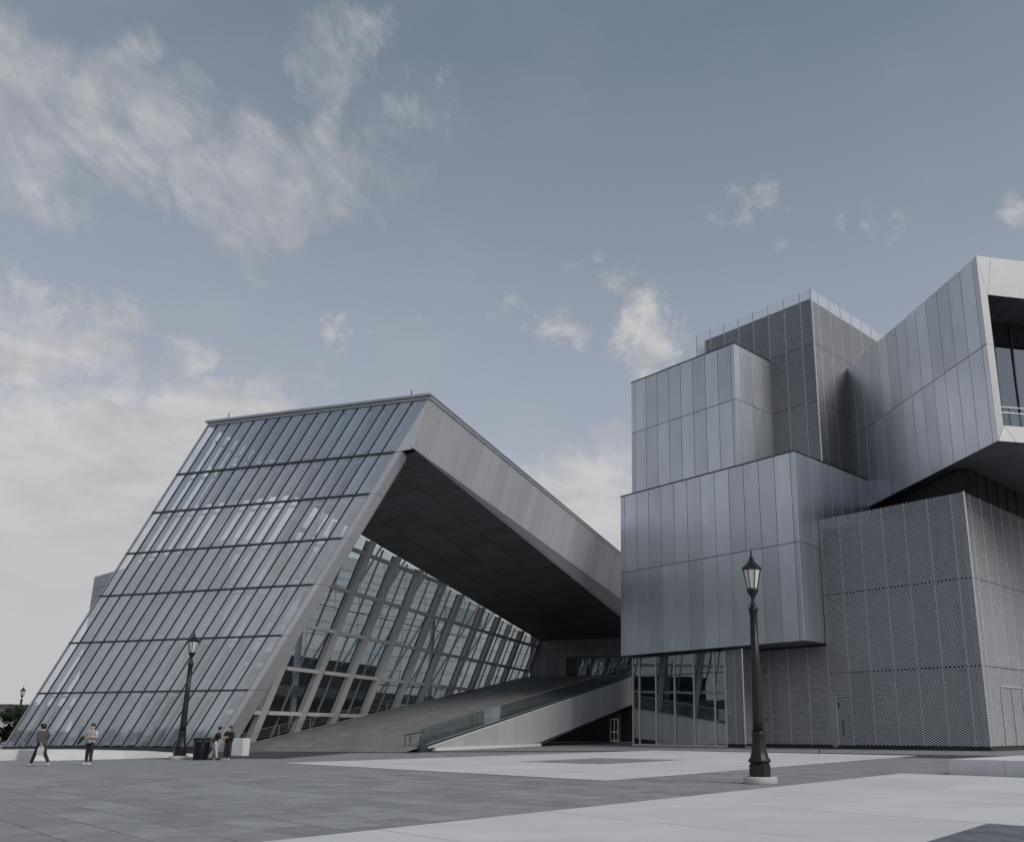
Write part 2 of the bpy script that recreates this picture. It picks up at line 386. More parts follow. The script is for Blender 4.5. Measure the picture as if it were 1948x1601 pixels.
# ================================================================== GROUND
def sheet(name, pts, z, mname, kind='structure'):
    me = mesh(name, [(p[0], p[1], z) for p in pts], [tuple(range(len(pts)))]); fixn(me)
    if me.polygons[0].normal.z < 0: me.flip_normals()
    return tag(link(name, me, mname), kind=kind)
sheet('ground', [(-3000, -3000), (3000, -3000), (3000, 3000), (-3000, 3000)], -0.03, 'ground')

def clip(poly, edge_poly):
    """Sutherland-Hodgman, edge_poly convex and counter-clockwise"""
    out = poly
    for i in range(len(edge_poly)):
        a, b = edge_poly[i], edge_poly[(i + 1) % len(edge_poly)]
        def ins(p): return (b[0] - a[0]) * (p[1] - a[1]) - (b[1] - a[1]) * (p[0] - a[0]) >= 0
        inp, out = out, []
        for k in range(len(inp)):
            p, q = inp[k], inp[(k + 1) % len(inp)]
            if ins(p) != ins(q):
                dx, dy = q[0] - p[0], q[1] - p[1]; ex, ey = b[0] - a[0], b[1] - a[1]
                den = dx * ey - dy * ex; t = ((a[0] - p[0]) * ey - (a[1] - p[1]) * ex) / den
                x = (p[0] + t * dx, p[1] + t * dy)
                if ins(p): out += [x]
                else: out += [x, q]
                continue
            if ins(q): out.append(q)
        if len(out) < 3: return []
    # drop duplicates
    res = []
    for p in out:
        if not res or math.hypot(p[0] - res[-1][0], p[1] - res[-1][1]) > 1e-4: res.append(p)
    if len(res) > 2 and math.hypot(res[0][0] - res[-1][0], res[0][1] - res[-1][1]) < 1e-4: res.pop()
    return res if len(res) > 2 else []
def ccw(p):
    s = sum(p[i][0] * p[(i + 1) % len(p)][1] - p[(i + 1) % len(p)][0] * p[i][1] for i in range(len(p)))
    return p if s > 0 else p[::-1]
def inside(pt, poly):
    return all((b[0] - a[0]) * (pt[1] - a[1]) - (b[1] - a[1]) * (pt[0] - a[0]) >= 0 for a, b in zip(poly, poly[1:] + poly[:1]))
RING = ccw([(-14.95, 40.07), (-0.23, 25.85), (17.82, 51.92), (3.1, 66.14)])
RING_IN = ccw([(-4.38, 41.77), (-0.5, 38.51), (3.64, 44.41), (-0.89, 46.95)])
f1 = (9.8, 30.26)
FORE = ccw([(-17.4, -4.8), f1, (f1[0] + .706 * 26, f1[1] - .708 * 26), (14.0, -22.0)])
BENCH_C = Vector((11.3, 29.9, 0))

# white slabs
def slab_field(name, poly, o, d1, d2, s1, s2, n1, n2, z, label_holes=()):
    root = tag(link(name, mesh(name, [(p[0], p[1], z - 0.009) for p in poly], [tuple(range(len(poly)))]), 'slab_bed'), kind='structure')
    g = 0.011
    for i in range(*n1):
        for j in range(*n2):
            q = [(o[0] + d1[0] * a + d2[0] * b, o[1] + d1[1] * a + d2[1] * b) for a, b in ((i * s1 + g, j * s2 + g), ((i + 1) * s1 - g, j * s2 + g), ((i + 1) * s1 - g, (j + 1) * s2 - g), (i * s1 + g, (j + 1) * s2 - g))]
            q = clip(ccw(q), poly)
            if not q: continue
            prism('slab', [Vector((p[0], p[1], z - 0.008 + random.uniform(-.001, .0))) for p in q], (0, 0, 0.008), 'white_slab', root)
    return root
rd = Vector((RING[2][0] - RING[1][0], RING[2][1] - RING[1][1]))
e1 = Vector((17.82 + .23, 51.92 - 25.85)).normalized(); e2 = Vector((-14.95 + .23, 40.07 - 25.85)).normalized()
slab_field('white_paving_ring', RING, (-0.23, 25.85), e1, e2, 3.17, 3.41, (0, 10), (0, 6), 0.016)
fd = Vector((f1[0] + 4.5, f1[1] - 11.83)).normalized(); fa = Vector((.706, -.708))
slab_field('white_paving_field', FORE, f1, -fd, fa, 3.6, 3.6, (0, 14), (0, 8), 0.016)
# dark insets
def inset(name, poly, z, mname, n1, n2):
    root = tag(link(name, mesh(name, [(p[0], p[1], z - .006) for p in poly], [(0, 1, 2, 3)]), 'slab_bed'), kind='structure')
    a, b, c, d = [Vector((p[0], p[1], z)) for p in poly]
    for i in range(n1):
        for j in range(n2):
            def at(s, t): return (a * (1 - s) + b * s) * (1 - t) + (d * (1 - s) + c * s) * t
            k = 0.012
            prism('paver', [at((i + k) / n1, (j + k) / n2), at((i + 1 - k) / n1, (j + k) / n2), at((i + 1 - k) / n1, (j + 1 - k) / n2), at((i + k) / n1, (j + 1 - k) / n2)], (0, 0, -.006), mname, root)
    return root
inset('dark_paving_inset', RING_IN, 0.024, 'paver', 4, 6)
s1 = Vector((5.8, 13.96)); sq = ccw([tuple(s1), tuple(s1 - fd * 4.0), tuple(s1 - fd * 4.0 + fa * 4.0), tuple(s1 + fa * 4.0)])
inset('dark_grating_inset', sq, 0.024, 'grate', 16, 16)

# plaza pavers, 0.8 x 1.6 m in running bond
pav = tag(link('plaza_paving', mesh('plaza_paving', [(-48, 6, -.022), (-8, -6, -.022), (16, 28, -.022), (30, 48, -.022), (4, 68, -.022), (-30, 62, -.022)], [(0, 1, 2, 3, 4, 5)]), 'slab_bed'), kind='structure')
camf = Vector((0, math.cos(R(14.542)), math.sin(R(14.542)))); camu = Vector((0, -math.sin(R(14.542)), math.cos(R(14.542))))
def seen(p):
    v = Vector((p[0], p[1], 0)) - Vector((0, 0, 1.4)); z = v.dot(camf)
    if z < 2: return False
    x = 1166.84 + 1619.12 * v.x / z; y = 970.08 - 1619.12 * v.dot(camu) / z
    return -150 < x < 2100 and y < 1680
pw, ph, g = 1.6, 0.8, 0.017
me_p = mesh('paver', [(0, 0, -.02), (pw - g, 0, -.02), (pw - g, ph - g, -.02), (0, ph - g, -.02), (0, 0, -.004), (pw - g, 0, -.004), (pw - g, ph - g, -.004), (0, ph - g, -.004),
                      (.005, .005, 0), (pw - g - .005, .005, 0), (pw - g - .005, ph - g - .005, 0), (.005, ph - g - .005, 0)],
            [(i, (i + 1) % 4, 4 + (i + 1) % 4, 4 + i) for i in range(4)] + [(4 + i, 4 + (i + 1) % 4, 8 + (i + 1) % 4, 8 + i) for i in range(4)] + [(8, 9, 10, 11)])
me_p.materials.append(MATS['paver'])
spots = []
for j in range(-95, -25):
    for i in range(-24, 26):
        u = i * pw + (0.8 if j % 2 else 0.0) + 0.3; v = j * ph + 0.0
        cs = [W(u + a, v + b) for a, b in ((0, 0), (pw, 0), (pw, ph), (0, ph))]
        c = W(u + pw / 2, v + ph / 2)
        if c.length > 62 or not seen(c): continue
        if all(inside((q.x, q.y), RING) for q in cs) or all(inside((q.x, q.y), FORE) for q in cs): continue
        if c.y > 47 and c.x < -17: continue
        if (V(0, 0) - c).length > 0 and c.dot(N) > 52 and c.dot(RB) < -29: continue
        spots.append((c.length, W(u, v), u, v))
spots.sort(key=lambda s: s[0])
far_v, far_f = [], []
xm, ym = A, C
for k, (dist, p, u, v) in enumerate(spots):
    tz = random.uniform(-.0012, .0012)
    # A x C points down, so run the paver along -A from its far corner
    q = p + A * (pw - g)
    M = frame_m(q + UP * tz, -A, C, UP)
    if k < 300:
        o = bpy.data.objects.new('paver', me_p); col.objects.link(o); attach(o, M, pav)
    else:
        n0 = len(far_v)
        far_v += [tuple(M @ v_.co) for v_ in me_p.vertices]
        far_f += [tuple(n0 + i for i in f.vertices) for f in me_p.polygons]
fp = link('far_pavers', mesh('far_pavers', far_v, far_f), 'paver_far', pav); fp['kind'] = 'stuff'

# ================================================================== STACKED BOX BUILDING
bld = thing('stacked_box_building', 'tall museum of stacked grey metal boxes with mesh clad blocks and a cantilevered upper box', 'building', W(13, 3, 0))
def edges(a, first, mod, end):
    xs = [a, a + first]
    while xs[-1] + mod < end - 0.25: xs.append(xs[-1] + mod)
    xs.append(end); return xs
def seq(start, first, mod, length):
    xs = [0, first]
    while xs[-1] + mod < length - 0.3: xs.append(xs[-1] + mod)
    xs.append(length); return xs
def wbox(name, u0, u1, v0, v1, z0, z1, mname, parent): 
    return prism(name, [W(u0, v0, z0), W(u1, v0, z0), W(u1, v1, z0), W(u0, v1, z0)], (0, 0, z1 - z0), mname, parent)
T = 0.06
# lower box
lb = wbox('lower_box', 13.29 + T, 35.11 - T, -3.26 + T, 14, 8.8 + T, 25.62 - T, 'panel_gap', bld)
panel_grid(lb, W(13.29, -3.26 + T), A, -C, seq(0, .5, 1.727, 21.82), [8.8, 17.36, 25.62])
panel_grid(lb, W(13.29 + T, -3.26), C, -A, seq(0, .6, 1.78, 13.2), [8.8, 17.36, 25.62])
panel_grid(lb, W(35.11 - T, -3.26), C, A, seq(0, .6, 1.78, 10), [8.8, 17.36, 25.62])
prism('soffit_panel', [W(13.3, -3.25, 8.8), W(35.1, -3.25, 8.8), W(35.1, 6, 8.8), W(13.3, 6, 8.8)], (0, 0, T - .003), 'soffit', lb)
prism('coping', [W(13.25, -3.30, 25.62), W(35.15, -3.30, 25.62), W(35.15, 14, 25.62), W(13.25, 14, 25.62)], (0, 0, .09), 'mullion_dark', lb)
# upper box
ub = wbox('upper_box', 20.7 + T, 35.05 - T, -1.57 + T, 6.0, 25.72, 39.2 - T, 'panel_gap', bld)
zs = [25.72, 33.2, 39.2]
panel_grid(ub, W(20.7, -1.57 + T), A, -C, seq(0, .47, 1.666, 14.35), zs)
panel_grid(ub, W(20.7 + T, -1.57), C, -A, seq(0, .9, 1.93, 6.28), zs, mname='panel')
panel_grid(ub, W(35.05 - T, -1.57), C, A, seq(0, .9, 1.93, 6.28), zs)
prism('coping', [W(20.66, -1.61, 39.2), W(35.09, -1.61, 39.2), W(35.09, 6, 39.2), W(20.66, 6, 39.2)], (0, 0, .08), 'mullion_dark', ub)

# expanded metal
EXP = {}
def expanded(wd, ht):
    k = (round(wd, 3), round(ht, 3))
    if k in EXP: return EXP[k]
    nx = max(2, int(round(wd / 0.162))); dx = wd / nx
    ny = max(2, int(round(ht / 0.100))); dy = ht / ny
    sw, zt = 0.036, 0.012
    vs_, fs = [], []
    for j in range(ny + 1):
        n0 = len(vs_)
        for i in range(nx + 1):
            s = 1 if (i + j) % 2 else -1
            for o in (-.22, .22):          # flattened knuckles
                x = min(max((i + o) * dx, 0), wd)
                y = j * dy + s * dy * 0.33
                vs_ += [(x, min(max(y - sw / 2, 0), ht), zt), (x, min(max(y + sw / 2, 0), ht), 0.0)]
        m = 2 * (nx + 1)
        for i in range(m - 1): fs.append((n0 + 2 * i, n0 + 2 * i + 2, n0 + 2 * i + 3, n0 + 2 * i + 1))
    me = mesh('mesh_panel', vs_, fs); me.materials.append(MATS['mesh_metal']); EXP[k] = me; return me
def mesh_wall(parent, org, xd, nrm, xs, zs, skip=None, post=True, ztop=None):
    org, xd, nrm = Vector(org), Vector(xd).normalized(), Vector(nrm).normalized()
    if xd.cross(UP).dot(nrm) < 0:
        L = xs[-1]; org = org + xd * L; xd = -xd; xs2 = [L - x for x in xs][::-1]; flip = True
    else: xs2 = xs; flip = False
    for i in range(len(xs2) - 1):
        for j in range(len(zs) - 1):
            if skip and skip((len(xs2) - 2 - i) if flip else i, j): continue
            me = expanded(xs2[i + 1] - xs2[i] - .05, zs[j + 1] - zs[j] - .06)
            p = org + xd * (xs2[i] + .025) + UP * (zs[j] + .03) + nrm * random.uniform(-.006, .006)
            o = bpy.data.objects.new('mesh_panel', me); col.objects.link(o); attach(o, frame_m(p, xd, UP, nrm), parent)
    if post:
        for i, x in enumerate(xs2):
            p = org + xd * x - nrm * 0.05
            bar('mesh_post', p + UP * zs[0], p + UP * zs[-1], xd * 0.08, nrm * 0.06, 'mesh_post', parent)
        for z in zs[1:-1]:
            bar('mesh_rail', org + xd * xs2[0] - nrm * .10 + UP * z, org + xd * xs2[-1] - nrm * .10 + UP * z, UP * .05, nrm * .05, 'panel_gap', parent)
# mesh block at the corner
mb = wbox('mesh_block', 0.75, 19.0, 0.75, 36, 0.25, 19.0, 'mesh_core', bld)
MZ = [0.28, 6.21, 12.95, 19.85]
mx = [0, 1.11, 3.1, 5.12, 7.15, 9.2, 11.24, 13.19]
mesh_wall(mb, W(0, 0), A, -C, mx, MZ, skip=lambda i, j: i == 6 and j == 0)
# panel over the door
o = bpy.data.objects.new('mesh_panel', expanded(1.9, 6.21 - 4.74)); col.objects.link(o)
attach(o, frame_m(W(13.165, 0, 4.72), -A, UP, -C), mb)
mesh_wall(mb, W(13.25, 0), A, -C, [0, 2.0, 4.05, 6.1, 7.05], [0.28, 8.6])
mxr = [0, 1.25, 3.37, 5.5, 7.58, 9.43, 11.46, 13.6, 15.7, 17.8, 19.9, 22.0]
mesh_wall(mb, W(0, 0), C, -A, mxr, MZ)
bar('corner_trim', W(-.03, -.03, .28), W(-.03, -.03, 19.85), (A + C) * .10, (A - C) * .07, 'stainless', mb)
prism('base_trim', [W(0, .08, 0), W(20.3, .08, 0), W(20.3, .3, 0), W(0, .3, 0)], (0, 0, .26), 'panel_gap', mb)
prism('base_trim', [W(.08, .301, 0), W(.3, .301, 0), W(.3, 22, 0), W(.08, 22, 0)], (0, 0, .26), 'panel_gap', mb)
for (a, b, z0, z1) in ((2.2, 6.0, .5, 5.6), (6.9, 9.3, 1.2, 5.4), (2.0, 3.0, 7, 11.5), (14.2, 17.0, .6, 5.0)):
    prism('window', [W(a, .72, z0), W(b, .72, z0), W(b, .72, z1), W(a, .72, z1)], C * .02, 'dark_glass_panel', mb)
# recessed service door in the mesh
dr = prism('door', [W(11.32, .22, .1), W(12.6, .22, .1), W(12.6, .22, 4.2), W(11.32, .22, 4.2)], C * .06, 'steel_mid', mb)
bar('door_frame', W(12.68, .2, .1), W(12.68, .2, 4.35), A * .10, C * .2, 'steel_light', dr)
bar('door_frame', W(11.25, .2, 4.3), W(12.63, .2, 4.3), UP * .10, C * .2, 'steel_light', dr)
tube('handle', W(12.2, .15, 1.0), W(12.2, .15, 2.4), .03, 'panel_gap', dr)
bar('hinge', W(12.5, .17, 3.4), W(12.5, .17, 3.75), A * .1, C * .05, 'panel_gap', dr)
prism('door_reveal', [W(12.75, .02, .1), W(13.15, .02, .1), W(13.15, .02, 4.7), W(12.75, .02, 4.7)], C * .3, 'steel_mid', mb)
prism('door_reveal', [W(11.27, .03, 4.4), W(12.74, .03, 4.4), W(12.74, .03, 4.7), W(11.27, .03, 4.7)], C * .3, 'steel_mid', mb)
# mesh double door outlined on the right face
for v in (3.0, 5.15, 7.3): bar('door_frame', W(-.06, v, .3), W(-.06, v, 4.75), C * .09, A * .07, 'steel_light', mb)
bar('door_frame', W(-.06, 3.05, 4.78), W(-.06, 7.25, 4.78), UP * .08, A * .07, 'steel_light', mb)
# tower
tw = wbox('mesh_tower', 16.0, 29.9, 5.45, 24, 20.0, 45.0, 'mesh_core', bld)
TZ = [20.9, 27.1, 33.3, 39.5, 45.65]
mesh_wall(tw, W(15.3, 4.71), A, -C, [0, 1.42] + [1.42 + 1.98 * i for i in range(1, 8)], TZ)
mesh_wall(tw, W(15.3, 4.71), C, -A, [0, 1.4] + [1.4 + 2.2 * i for i in range(1, 9)], TZ)
mesh_wall(tw, W(30.58, 4.71), C, A, [0, 1.4] + [1.4 + 2.2 * i for i in range(1, 9)], TZ[-2:])
bar('corner_trim', W(15.27, 4.68, 25), W(15.27, 4.68, 45.68), (A + C) * .10, (A - C) * .07, 'stainless', tw)
# cantilevered box
z0, z1, zm = 22.87, 38.7, 30.93
BW = 20.0
cbx = prism('cantilever_box', [U3(T, 4.5, z0 + T), U3(BW, 4.5, z0 + T), U3(BW, 24, z0 + T), U3(T, 24, z0 + T)], (0, 0, z1 - z0 - 2 * T), 'panel_gap', bld)
panel_grid(cbx, U3(T, 0), D, -E, [0, .6] + [.6 + 1.725 * i for i in range(1, 14)], [z0, zm, z1])
# shell of the open end: left wall, floor, ceiling
prism('side_wall', [U3(T + .002, .5, z0 + T), U3(.55, .5, z0 + T), U3(.55, 4.45, z0 + T), U3(T + .002, 4.45, z0 + T)], (0, 0, z1 - z0 - 2 * T), 'soffit', cbx)
prism('floor', [U3(.56, .5, z0 + T), U3(BW, .5, z0 + T), U3(BW, 4.45, z0 + T), U3(.56, 4.45, z0 + T)], (0, 0, 1.1), 'interior_dark', cbx)
ce = prism('ceiling', [U3(.56, .5, 35.5), U3(BW, .5, 35.5), U3(BW, 4.45, 35.5), U3(.56, 4.45, 35.5)], (0, 0, 3.1), 'soffit_gap', cbx)
for i in range(9):
    for j in range(3):
        e0, d0 = .6 + i * 1.7, .42 + j * 1.32
        prism('ceiling_panel', [U3(e0, d0, 35.44), U3(e0 + 1.66, d0, 35.44), U3(e0 + 1.66, d0 + 1.29, 35.44), U3(e0, d0 + 1.29, 35.44)], (0, 0, .05), 'soffit', ce)
bw_ = prism('glazed_back_wall', [U3(.56, 4.40, 24.2), U3(BW, 4.40, 24.2), U3(BW, 4.40, 35.4), U3(.56, 4.40, 35.4)], D * .08, 'interior_dark', cbx)
for i in range(9):
    e0 = .62 + i * 1.72
    prism('pane', [U3(e0, 4.36, 24.3), U3(e0 + 1.6, 4.36, 24.3), U3(e0 + 1.6, 4.36, 35.3), U3(e0, 4.36, 35.3)], D * .03, 'hall_glass', bw_)
    bar('mullion', U3(e0 - .06, 4.30, 24.25), U3(e0 - .06, 4.30, 35.35), E * .10, D * .14, 'mullion_dark', bw_)
# end frame in splayed plates
FO, FI = -.02, .10
def fpl(name, a): return prism(name, a, D * .05, 'end_frame', cbx)
it, ib, il, ir = 35.36, 24.2, .72, BW - .7
prism('frame_plate', [U3(0.0, FO, z0), U3(0.0, FO, zm), U3(il, FI, zm), U3(il, FI, ib)], D * .05, 'end_frame', cbx)
prism('frame_plate', [U3(0.0, FO, zm + .03), U3(0.0, FO, z1), U3(il, FI, it), U3(il, FI, zm + .03)], D * .05, 'end_frame', cbx)
prism('frame_plate', [U3(.02, FO, z1), U3(1.3, FO, z1), U3(il + .04, FI, it), U3(il + .02, FI, it)], D * .05, 'end_frame', cbx)
xs = [1.33, 4.8, 8.3, 11.8, BW]
for i in range(4):
    a0, a1 = xs[i], xs[i + 1] - .03
    prism('frame_plate', [U3(a0, FO, z1), U3(a1, FO, z1), U3(a1, FI, it), U3(a0 if i else il + .06, FI, it)], D * .05, 'end_frame', cbx)
prism('frame_plate', [U3(.04, FO, z0), U3(1.55, FO, z0), U3(il + .03, FI, ib)], D * .05, 'end_frame', cbx)
xs = [1.6, 5.0, 8.5, 12, BW]
for i in range(4):
    a0, a1 = xs[i], xs[i + 1] - .03
    prism('frame_plate', [U3(a0, FO, z0), U3(a1, FO, z0), U3(a1, FI, ib), U3(a0 if i else il + .06, FI, ib)], D * .05, 'end_frame', cbx)
prism('frame_sill', [U3(il, FI + .05, ib - .12), U3(BW, FI + .05, ib - .12), U3(BW, FI + 1.0, ib - .12), U3(il, FI + 1.0, ib - .12)], (0, 0, .15), 'end_frame', cbx)
for z in (25.56, 26.02): tube('balcony_rail', U3(il, .75, z), U3(BW, .75, z), .035, 'stainless', cbx)
for i in range(6):
    e0 = 1.9 + i * 2.2
    bar('balcony_post', U3(e0, .8, 24.23), U3(e0, .8, 26.0), E * .08, D * .06, 'mullion_dark', cbx)
    prism('balustrade_pane', [U3(e0 - 2.1 if i else .75, .82, 24.3), U3(e0 - .06, .82, 24.3), U3(e0 - .06, .82, 25.45), U3(e0 - 2.1 if i else .75, .82, 25.45)], D * .02, 'rail_glass', cbx)
# soffit of the cantilever in panels
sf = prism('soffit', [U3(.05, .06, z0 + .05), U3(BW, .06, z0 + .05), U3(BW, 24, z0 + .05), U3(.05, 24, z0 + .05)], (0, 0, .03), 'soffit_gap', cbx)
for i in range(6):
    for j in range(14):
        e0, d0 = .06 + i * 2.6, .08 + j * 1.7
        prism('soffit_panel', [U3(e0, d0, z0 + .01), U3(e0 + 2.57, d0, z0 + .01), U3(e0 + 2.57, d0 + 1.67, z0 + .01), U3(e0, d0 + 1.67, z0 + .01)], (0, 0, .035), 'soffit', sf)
# dark recess between mesh block and cantilever
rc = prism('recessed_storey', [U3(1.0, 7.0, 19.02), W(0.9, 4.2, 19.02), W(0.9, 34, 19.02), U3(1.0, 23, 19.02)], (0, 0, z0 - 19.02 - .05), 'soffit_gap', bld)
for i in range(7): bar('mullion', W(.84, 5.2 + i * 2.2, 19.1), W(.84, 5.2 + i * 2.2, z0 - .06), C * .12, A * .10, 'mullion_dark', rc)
# ground floor glass room under the lower box
gv = -2.6
room = wbox('glass_room', 22.45, 33.8, 1.6, 8.0, 0.02, 8.72, 'interior_dark', bld)
prism('room_floor', [W(20.4, gv + .1, .02), W(34, gv + .1, .02), W(34, 1.58, .02), W(20.4, 1.58, .02)], (0, 0, .10), 'interior_floor', room)
mu = [34.0, 33.11, 30.88, 28.46, 26.05, 23.58, 22.34]
for a, b in zip(mu[:-1], mu[1:]):
    for (za, zb) in ((.22, 6.60), (6.70, 8.50)):
        prism('pane', [W(a - .05, gv, za), W(b + .05, gv, za), W(b + .05, gv, zb), W(a - .05, gv, zb)], C * .03, 'hall_glass', room)
for a in mu: bar('mullion', W(a, gv - .02, .18), W(a, gv - .02, 8.55), A * .11, C * .16, 'steel_light', room)
bar('transom', W(22.4, gv, 6.65), W(33.95, gv, 6.65), UP * .09, C * .12, 'mullion_dark', room)
bar('head_rail', W(22.4, gv, 8.60), W(33.95, gv, 8.60), UP * .12, C * .2, 'mullion_dark', room)
bar('sill', W(22.4, gv - .03, .10), W(34.05, gv - .03, .10), UP * .2, C * .24, 'steel_light', room)
for a, b in ((gv + .05, -.3), (-.2, 1.5)):
    prism('pane', [W(33.98, a, .22), W(33.98, b, .22), W(33.98, b, 8.5), W(33.98, a, 8.5)], A * .03, 'hall_glass', room)
tube('interior_column', W(32.3, -.6, .12), W(32.3, -.6, 8.7), .38, 'interior_wall', room, n=20)
tube('interior_column', W(27.4, .2, .12), W(27.4, .2, 8.7), .38, 'interior_wall', room, n=20)
prism('counter', [W(28.2, .6, .12), W(31.5, .6, .12), W(31.5, 1.3, .12), W(28.2, 1.3, .12)], (0, 0, 1.1), 'interior_wall', room)
prism('pale_panel_wall', [W(23.4, 1.45, 3.0), W(30.2, 1.45, 3.0), W(30.2, 1.45, 5.2), W(23.4, 1.45, 5.2)], C * .1, 'interior_wall', room)  # plain grey wall, paler than the dark block behind it
gw = wbox('mesh_return', 20.75, 22.2, gv + .5, 1.0, .2, 8.7, 'mesh_core', bld)
mesh_wall(gw, W(20.35, gv), A, -C, [0, .99, 1.98], [.28, 8.7])
mesh_wall(gw, W(20.35, gv), C, -A, [0, 1.3, 2.55], [.28, 8.7])
bar('corner_trim', W(20.33, gv - .02, .28), W(20.33, gv - .02, 8.7), (A + C) * .08, (A - C) * .06, 'stainless', gw)
prism('base_trim', [W(20.42, gv + .05, 0), W(22.3, gv + .05, 0), W(22.3, gv + .3, 0), W(20.42, gv + .3, 0)], (0, 0, .26), 'panel_gap', gw)

# ================================================================== GLASS HALL (the leaning wedge)
hall = thing('glass_hall', 'slanting glass fronted hall with a deep metal roof edge over its entrance ramp', 'building', V(-54, 51, 0))
RK = 0.631
def FP(b0, z, off=0.0): return V(b0 + RK * z, 50.2 + off, z)
BL, BR_ = -62.95, -44.05
fz = [0.35, 4.15, 7.83, 11.29, 14.46, 17.52, 20.42, 24.15]
fac = prism('facade_sill', [FP(BL, .02, -.12), FP(BR_, .02, -.12), FP(BR_, .30, -.12), FP(BL, .30, -.12)], N * .4, 'mullion_dark', hall)
cols = [BL] + [BL + .9 + 1.1206 * i for i in range(17)]; cols[-1] = BR_
NC = len(cols) - 1
dvec = (FP(0, 1) - FP(0, 0)).normalized()
for j in range(7):
    za, zb = fz[j] + .05, fz[j + 1] - .05
    for i in range(NC):
        a, b = cols[i] + .05, cols[i + 1] - .05
        jn = random.uniform(-.006, .006); j2 = random.uniform(-.006, .006)
        prism('pane', [FP(a, za, jn), FP(b, za, j2), FP(b, zb, jn), FP(a, zb, j2)], N * .03, 'facade_glass', fac)
    if j: bar('transom', FP(BL, fz[j], -.02), FP(BR_, fz[j], -.02), UP * .13, N * .16, 'mullion_dark', fac)
for i, c in enumerate(cols):
    edge = i in (0, NC)
    bar('mullion', FP(c, .30, -.01), FP(c, 24.2, -.01), RB * (.16 if edge else .05), N * .09, 'roof_metal' if edge else 'mullion_dark', fac)
    if 0 < i < NC:
        bar('fin', FP(c, .35, .28), FP(c, 23.8, .28), RB * .12, N * .34, 'fin', fac)
        wd_ = random.uniform(.22, .5); of_ = random.uniform(-.62, -.30)
        bar('lit_fin_strip', FP(c + of_, .4, .55), FP(c + of_, random.choice((11.1, 14.2, 17.3, 20.2)) if i > 6 else random.choice((7.6, 14.2, 20.2)), .55), RB * wd_, N * .05, 'fin', fac)  # pale strips added behind the panes to suggest brightly lit fin faces
for j in range(1, 7): bar('rear_transom', FP(BL + .1, fz[j] - .25, .62), FP(BR_ - .1, fz[j] - .25, .62), UP * .16, N * .10, 'fin', fac)
# roof slab: top falls gently away from the front
def topz(n): return 24.37 - .0392 * (n - 50.2)
def fbz(n): return 20.58 - .0604 * (n - 50.2)
NE = 114.5
rv = [V(-47.7, 50.1, 24.37), V(-28.6, 50.1, 24.37), V(-28.6, NE, topz(NE)), V(-47.7, NE, topz(NE))]
rf = prism('roof', [p - UP * .25 for p in rv], (0, 0, .25), 'roof_metal', hall)
bar('coping', V(-47.8, 50.1, 24.42), V(-28.53, 50.1, 24.42), UP * .16, N * .35, 'roof_metal', rf)
bar('coping', V(-28.59, 50.1, 24.44), V(-28.59, NE, topz(NE) + .05), UP * .05, RB * .10, 'roof_metal', rf)
for bb in (-45.9, -30.2): tube('lightning_rod', V(bb, 50.2, 24.4), V(bb, 50.2, 25.0), .035, 'iron', rf)
# fascia of metal panels along the right roof edge
def ft(n): return V(-28.6, n, topz(n) - .02)
def fb(n): return V(-29.74, n, fbz(n))
nrm = (ft(60) - fb(60)).cross(N).normalized()
if nrm.dot(RB) < 0: nrm = -nrm
fn_ = [50.3 + 3.2 * i for i in range(21)]
fas = ruled('fascia_backing', [ft(n) - nrm * .12 for n in fn_], [fb(n) - nrm * .12 for n in fn_], nrm * .05, 'panel_gap', hall)
ns = [50.22, 52.2] + [52.2 + 1.75 * i for i in range(1, 38)]
for a, b in zip(ns[:-1], ns[1:]):
    if b > NE: break
    sh = .9                                # joints lean with the roof edge
    prism('fascia_panel', [ft(a + .015), ft(b - .015), fb(b - .015 + (.0 if a < 50 else 0)), fb(a + .015)], -nrm * (.04 + random.uniform(0, .006)), 'panel_light', fas)
# raked edge frame at the right of the glass
ef = None
zz = [0.02, 4.15, 7.83, 11.29, 14.46, 17.52, 20.42]
def oe(z):   # outer equivalent offset from glass edge
    return 1.32 + (20.4 - z) * .022
for j in range(6):
    a, b = zz[j], zz[j + 1] - .03
    p = prism('edge_frame', [FP(BR_ + .08, a, -.06), FP(BR_ + .55, a, -.06), FP(BR_ + .55, b, -.06), FP(BR_ + .08, b, -.06)], N * .08, 'panel_light', hall)
    prism('frame_panel', [FP(BR_ + .57, a, -.05), FP(BR_ + oe(a) - .80, a, .85), FP(BR_ + oe(b) - .80, b, .85), FP(BR_ + .57, b, -.05)], (-RB * .06 + N * .02), 'panel_light', p)
    prism('frame_return', [FP(BR_ + oe(a) - .84, a, .86), FP(BR_ + .1, a, 1.5), FP(BR_ + .1, b, 1.5), FP(BR_ + oe(b) - .84, b, .86)], N * .05, 'interior_wall', p)
prism('edge_frame', [FP(BR_ + .08, 20.42, -.06), FP(BR_ + 1.32, 20.55, -.06), FP(BR_ + .09, 24.25, -.06)], N * .08, 'panel_light', hall)
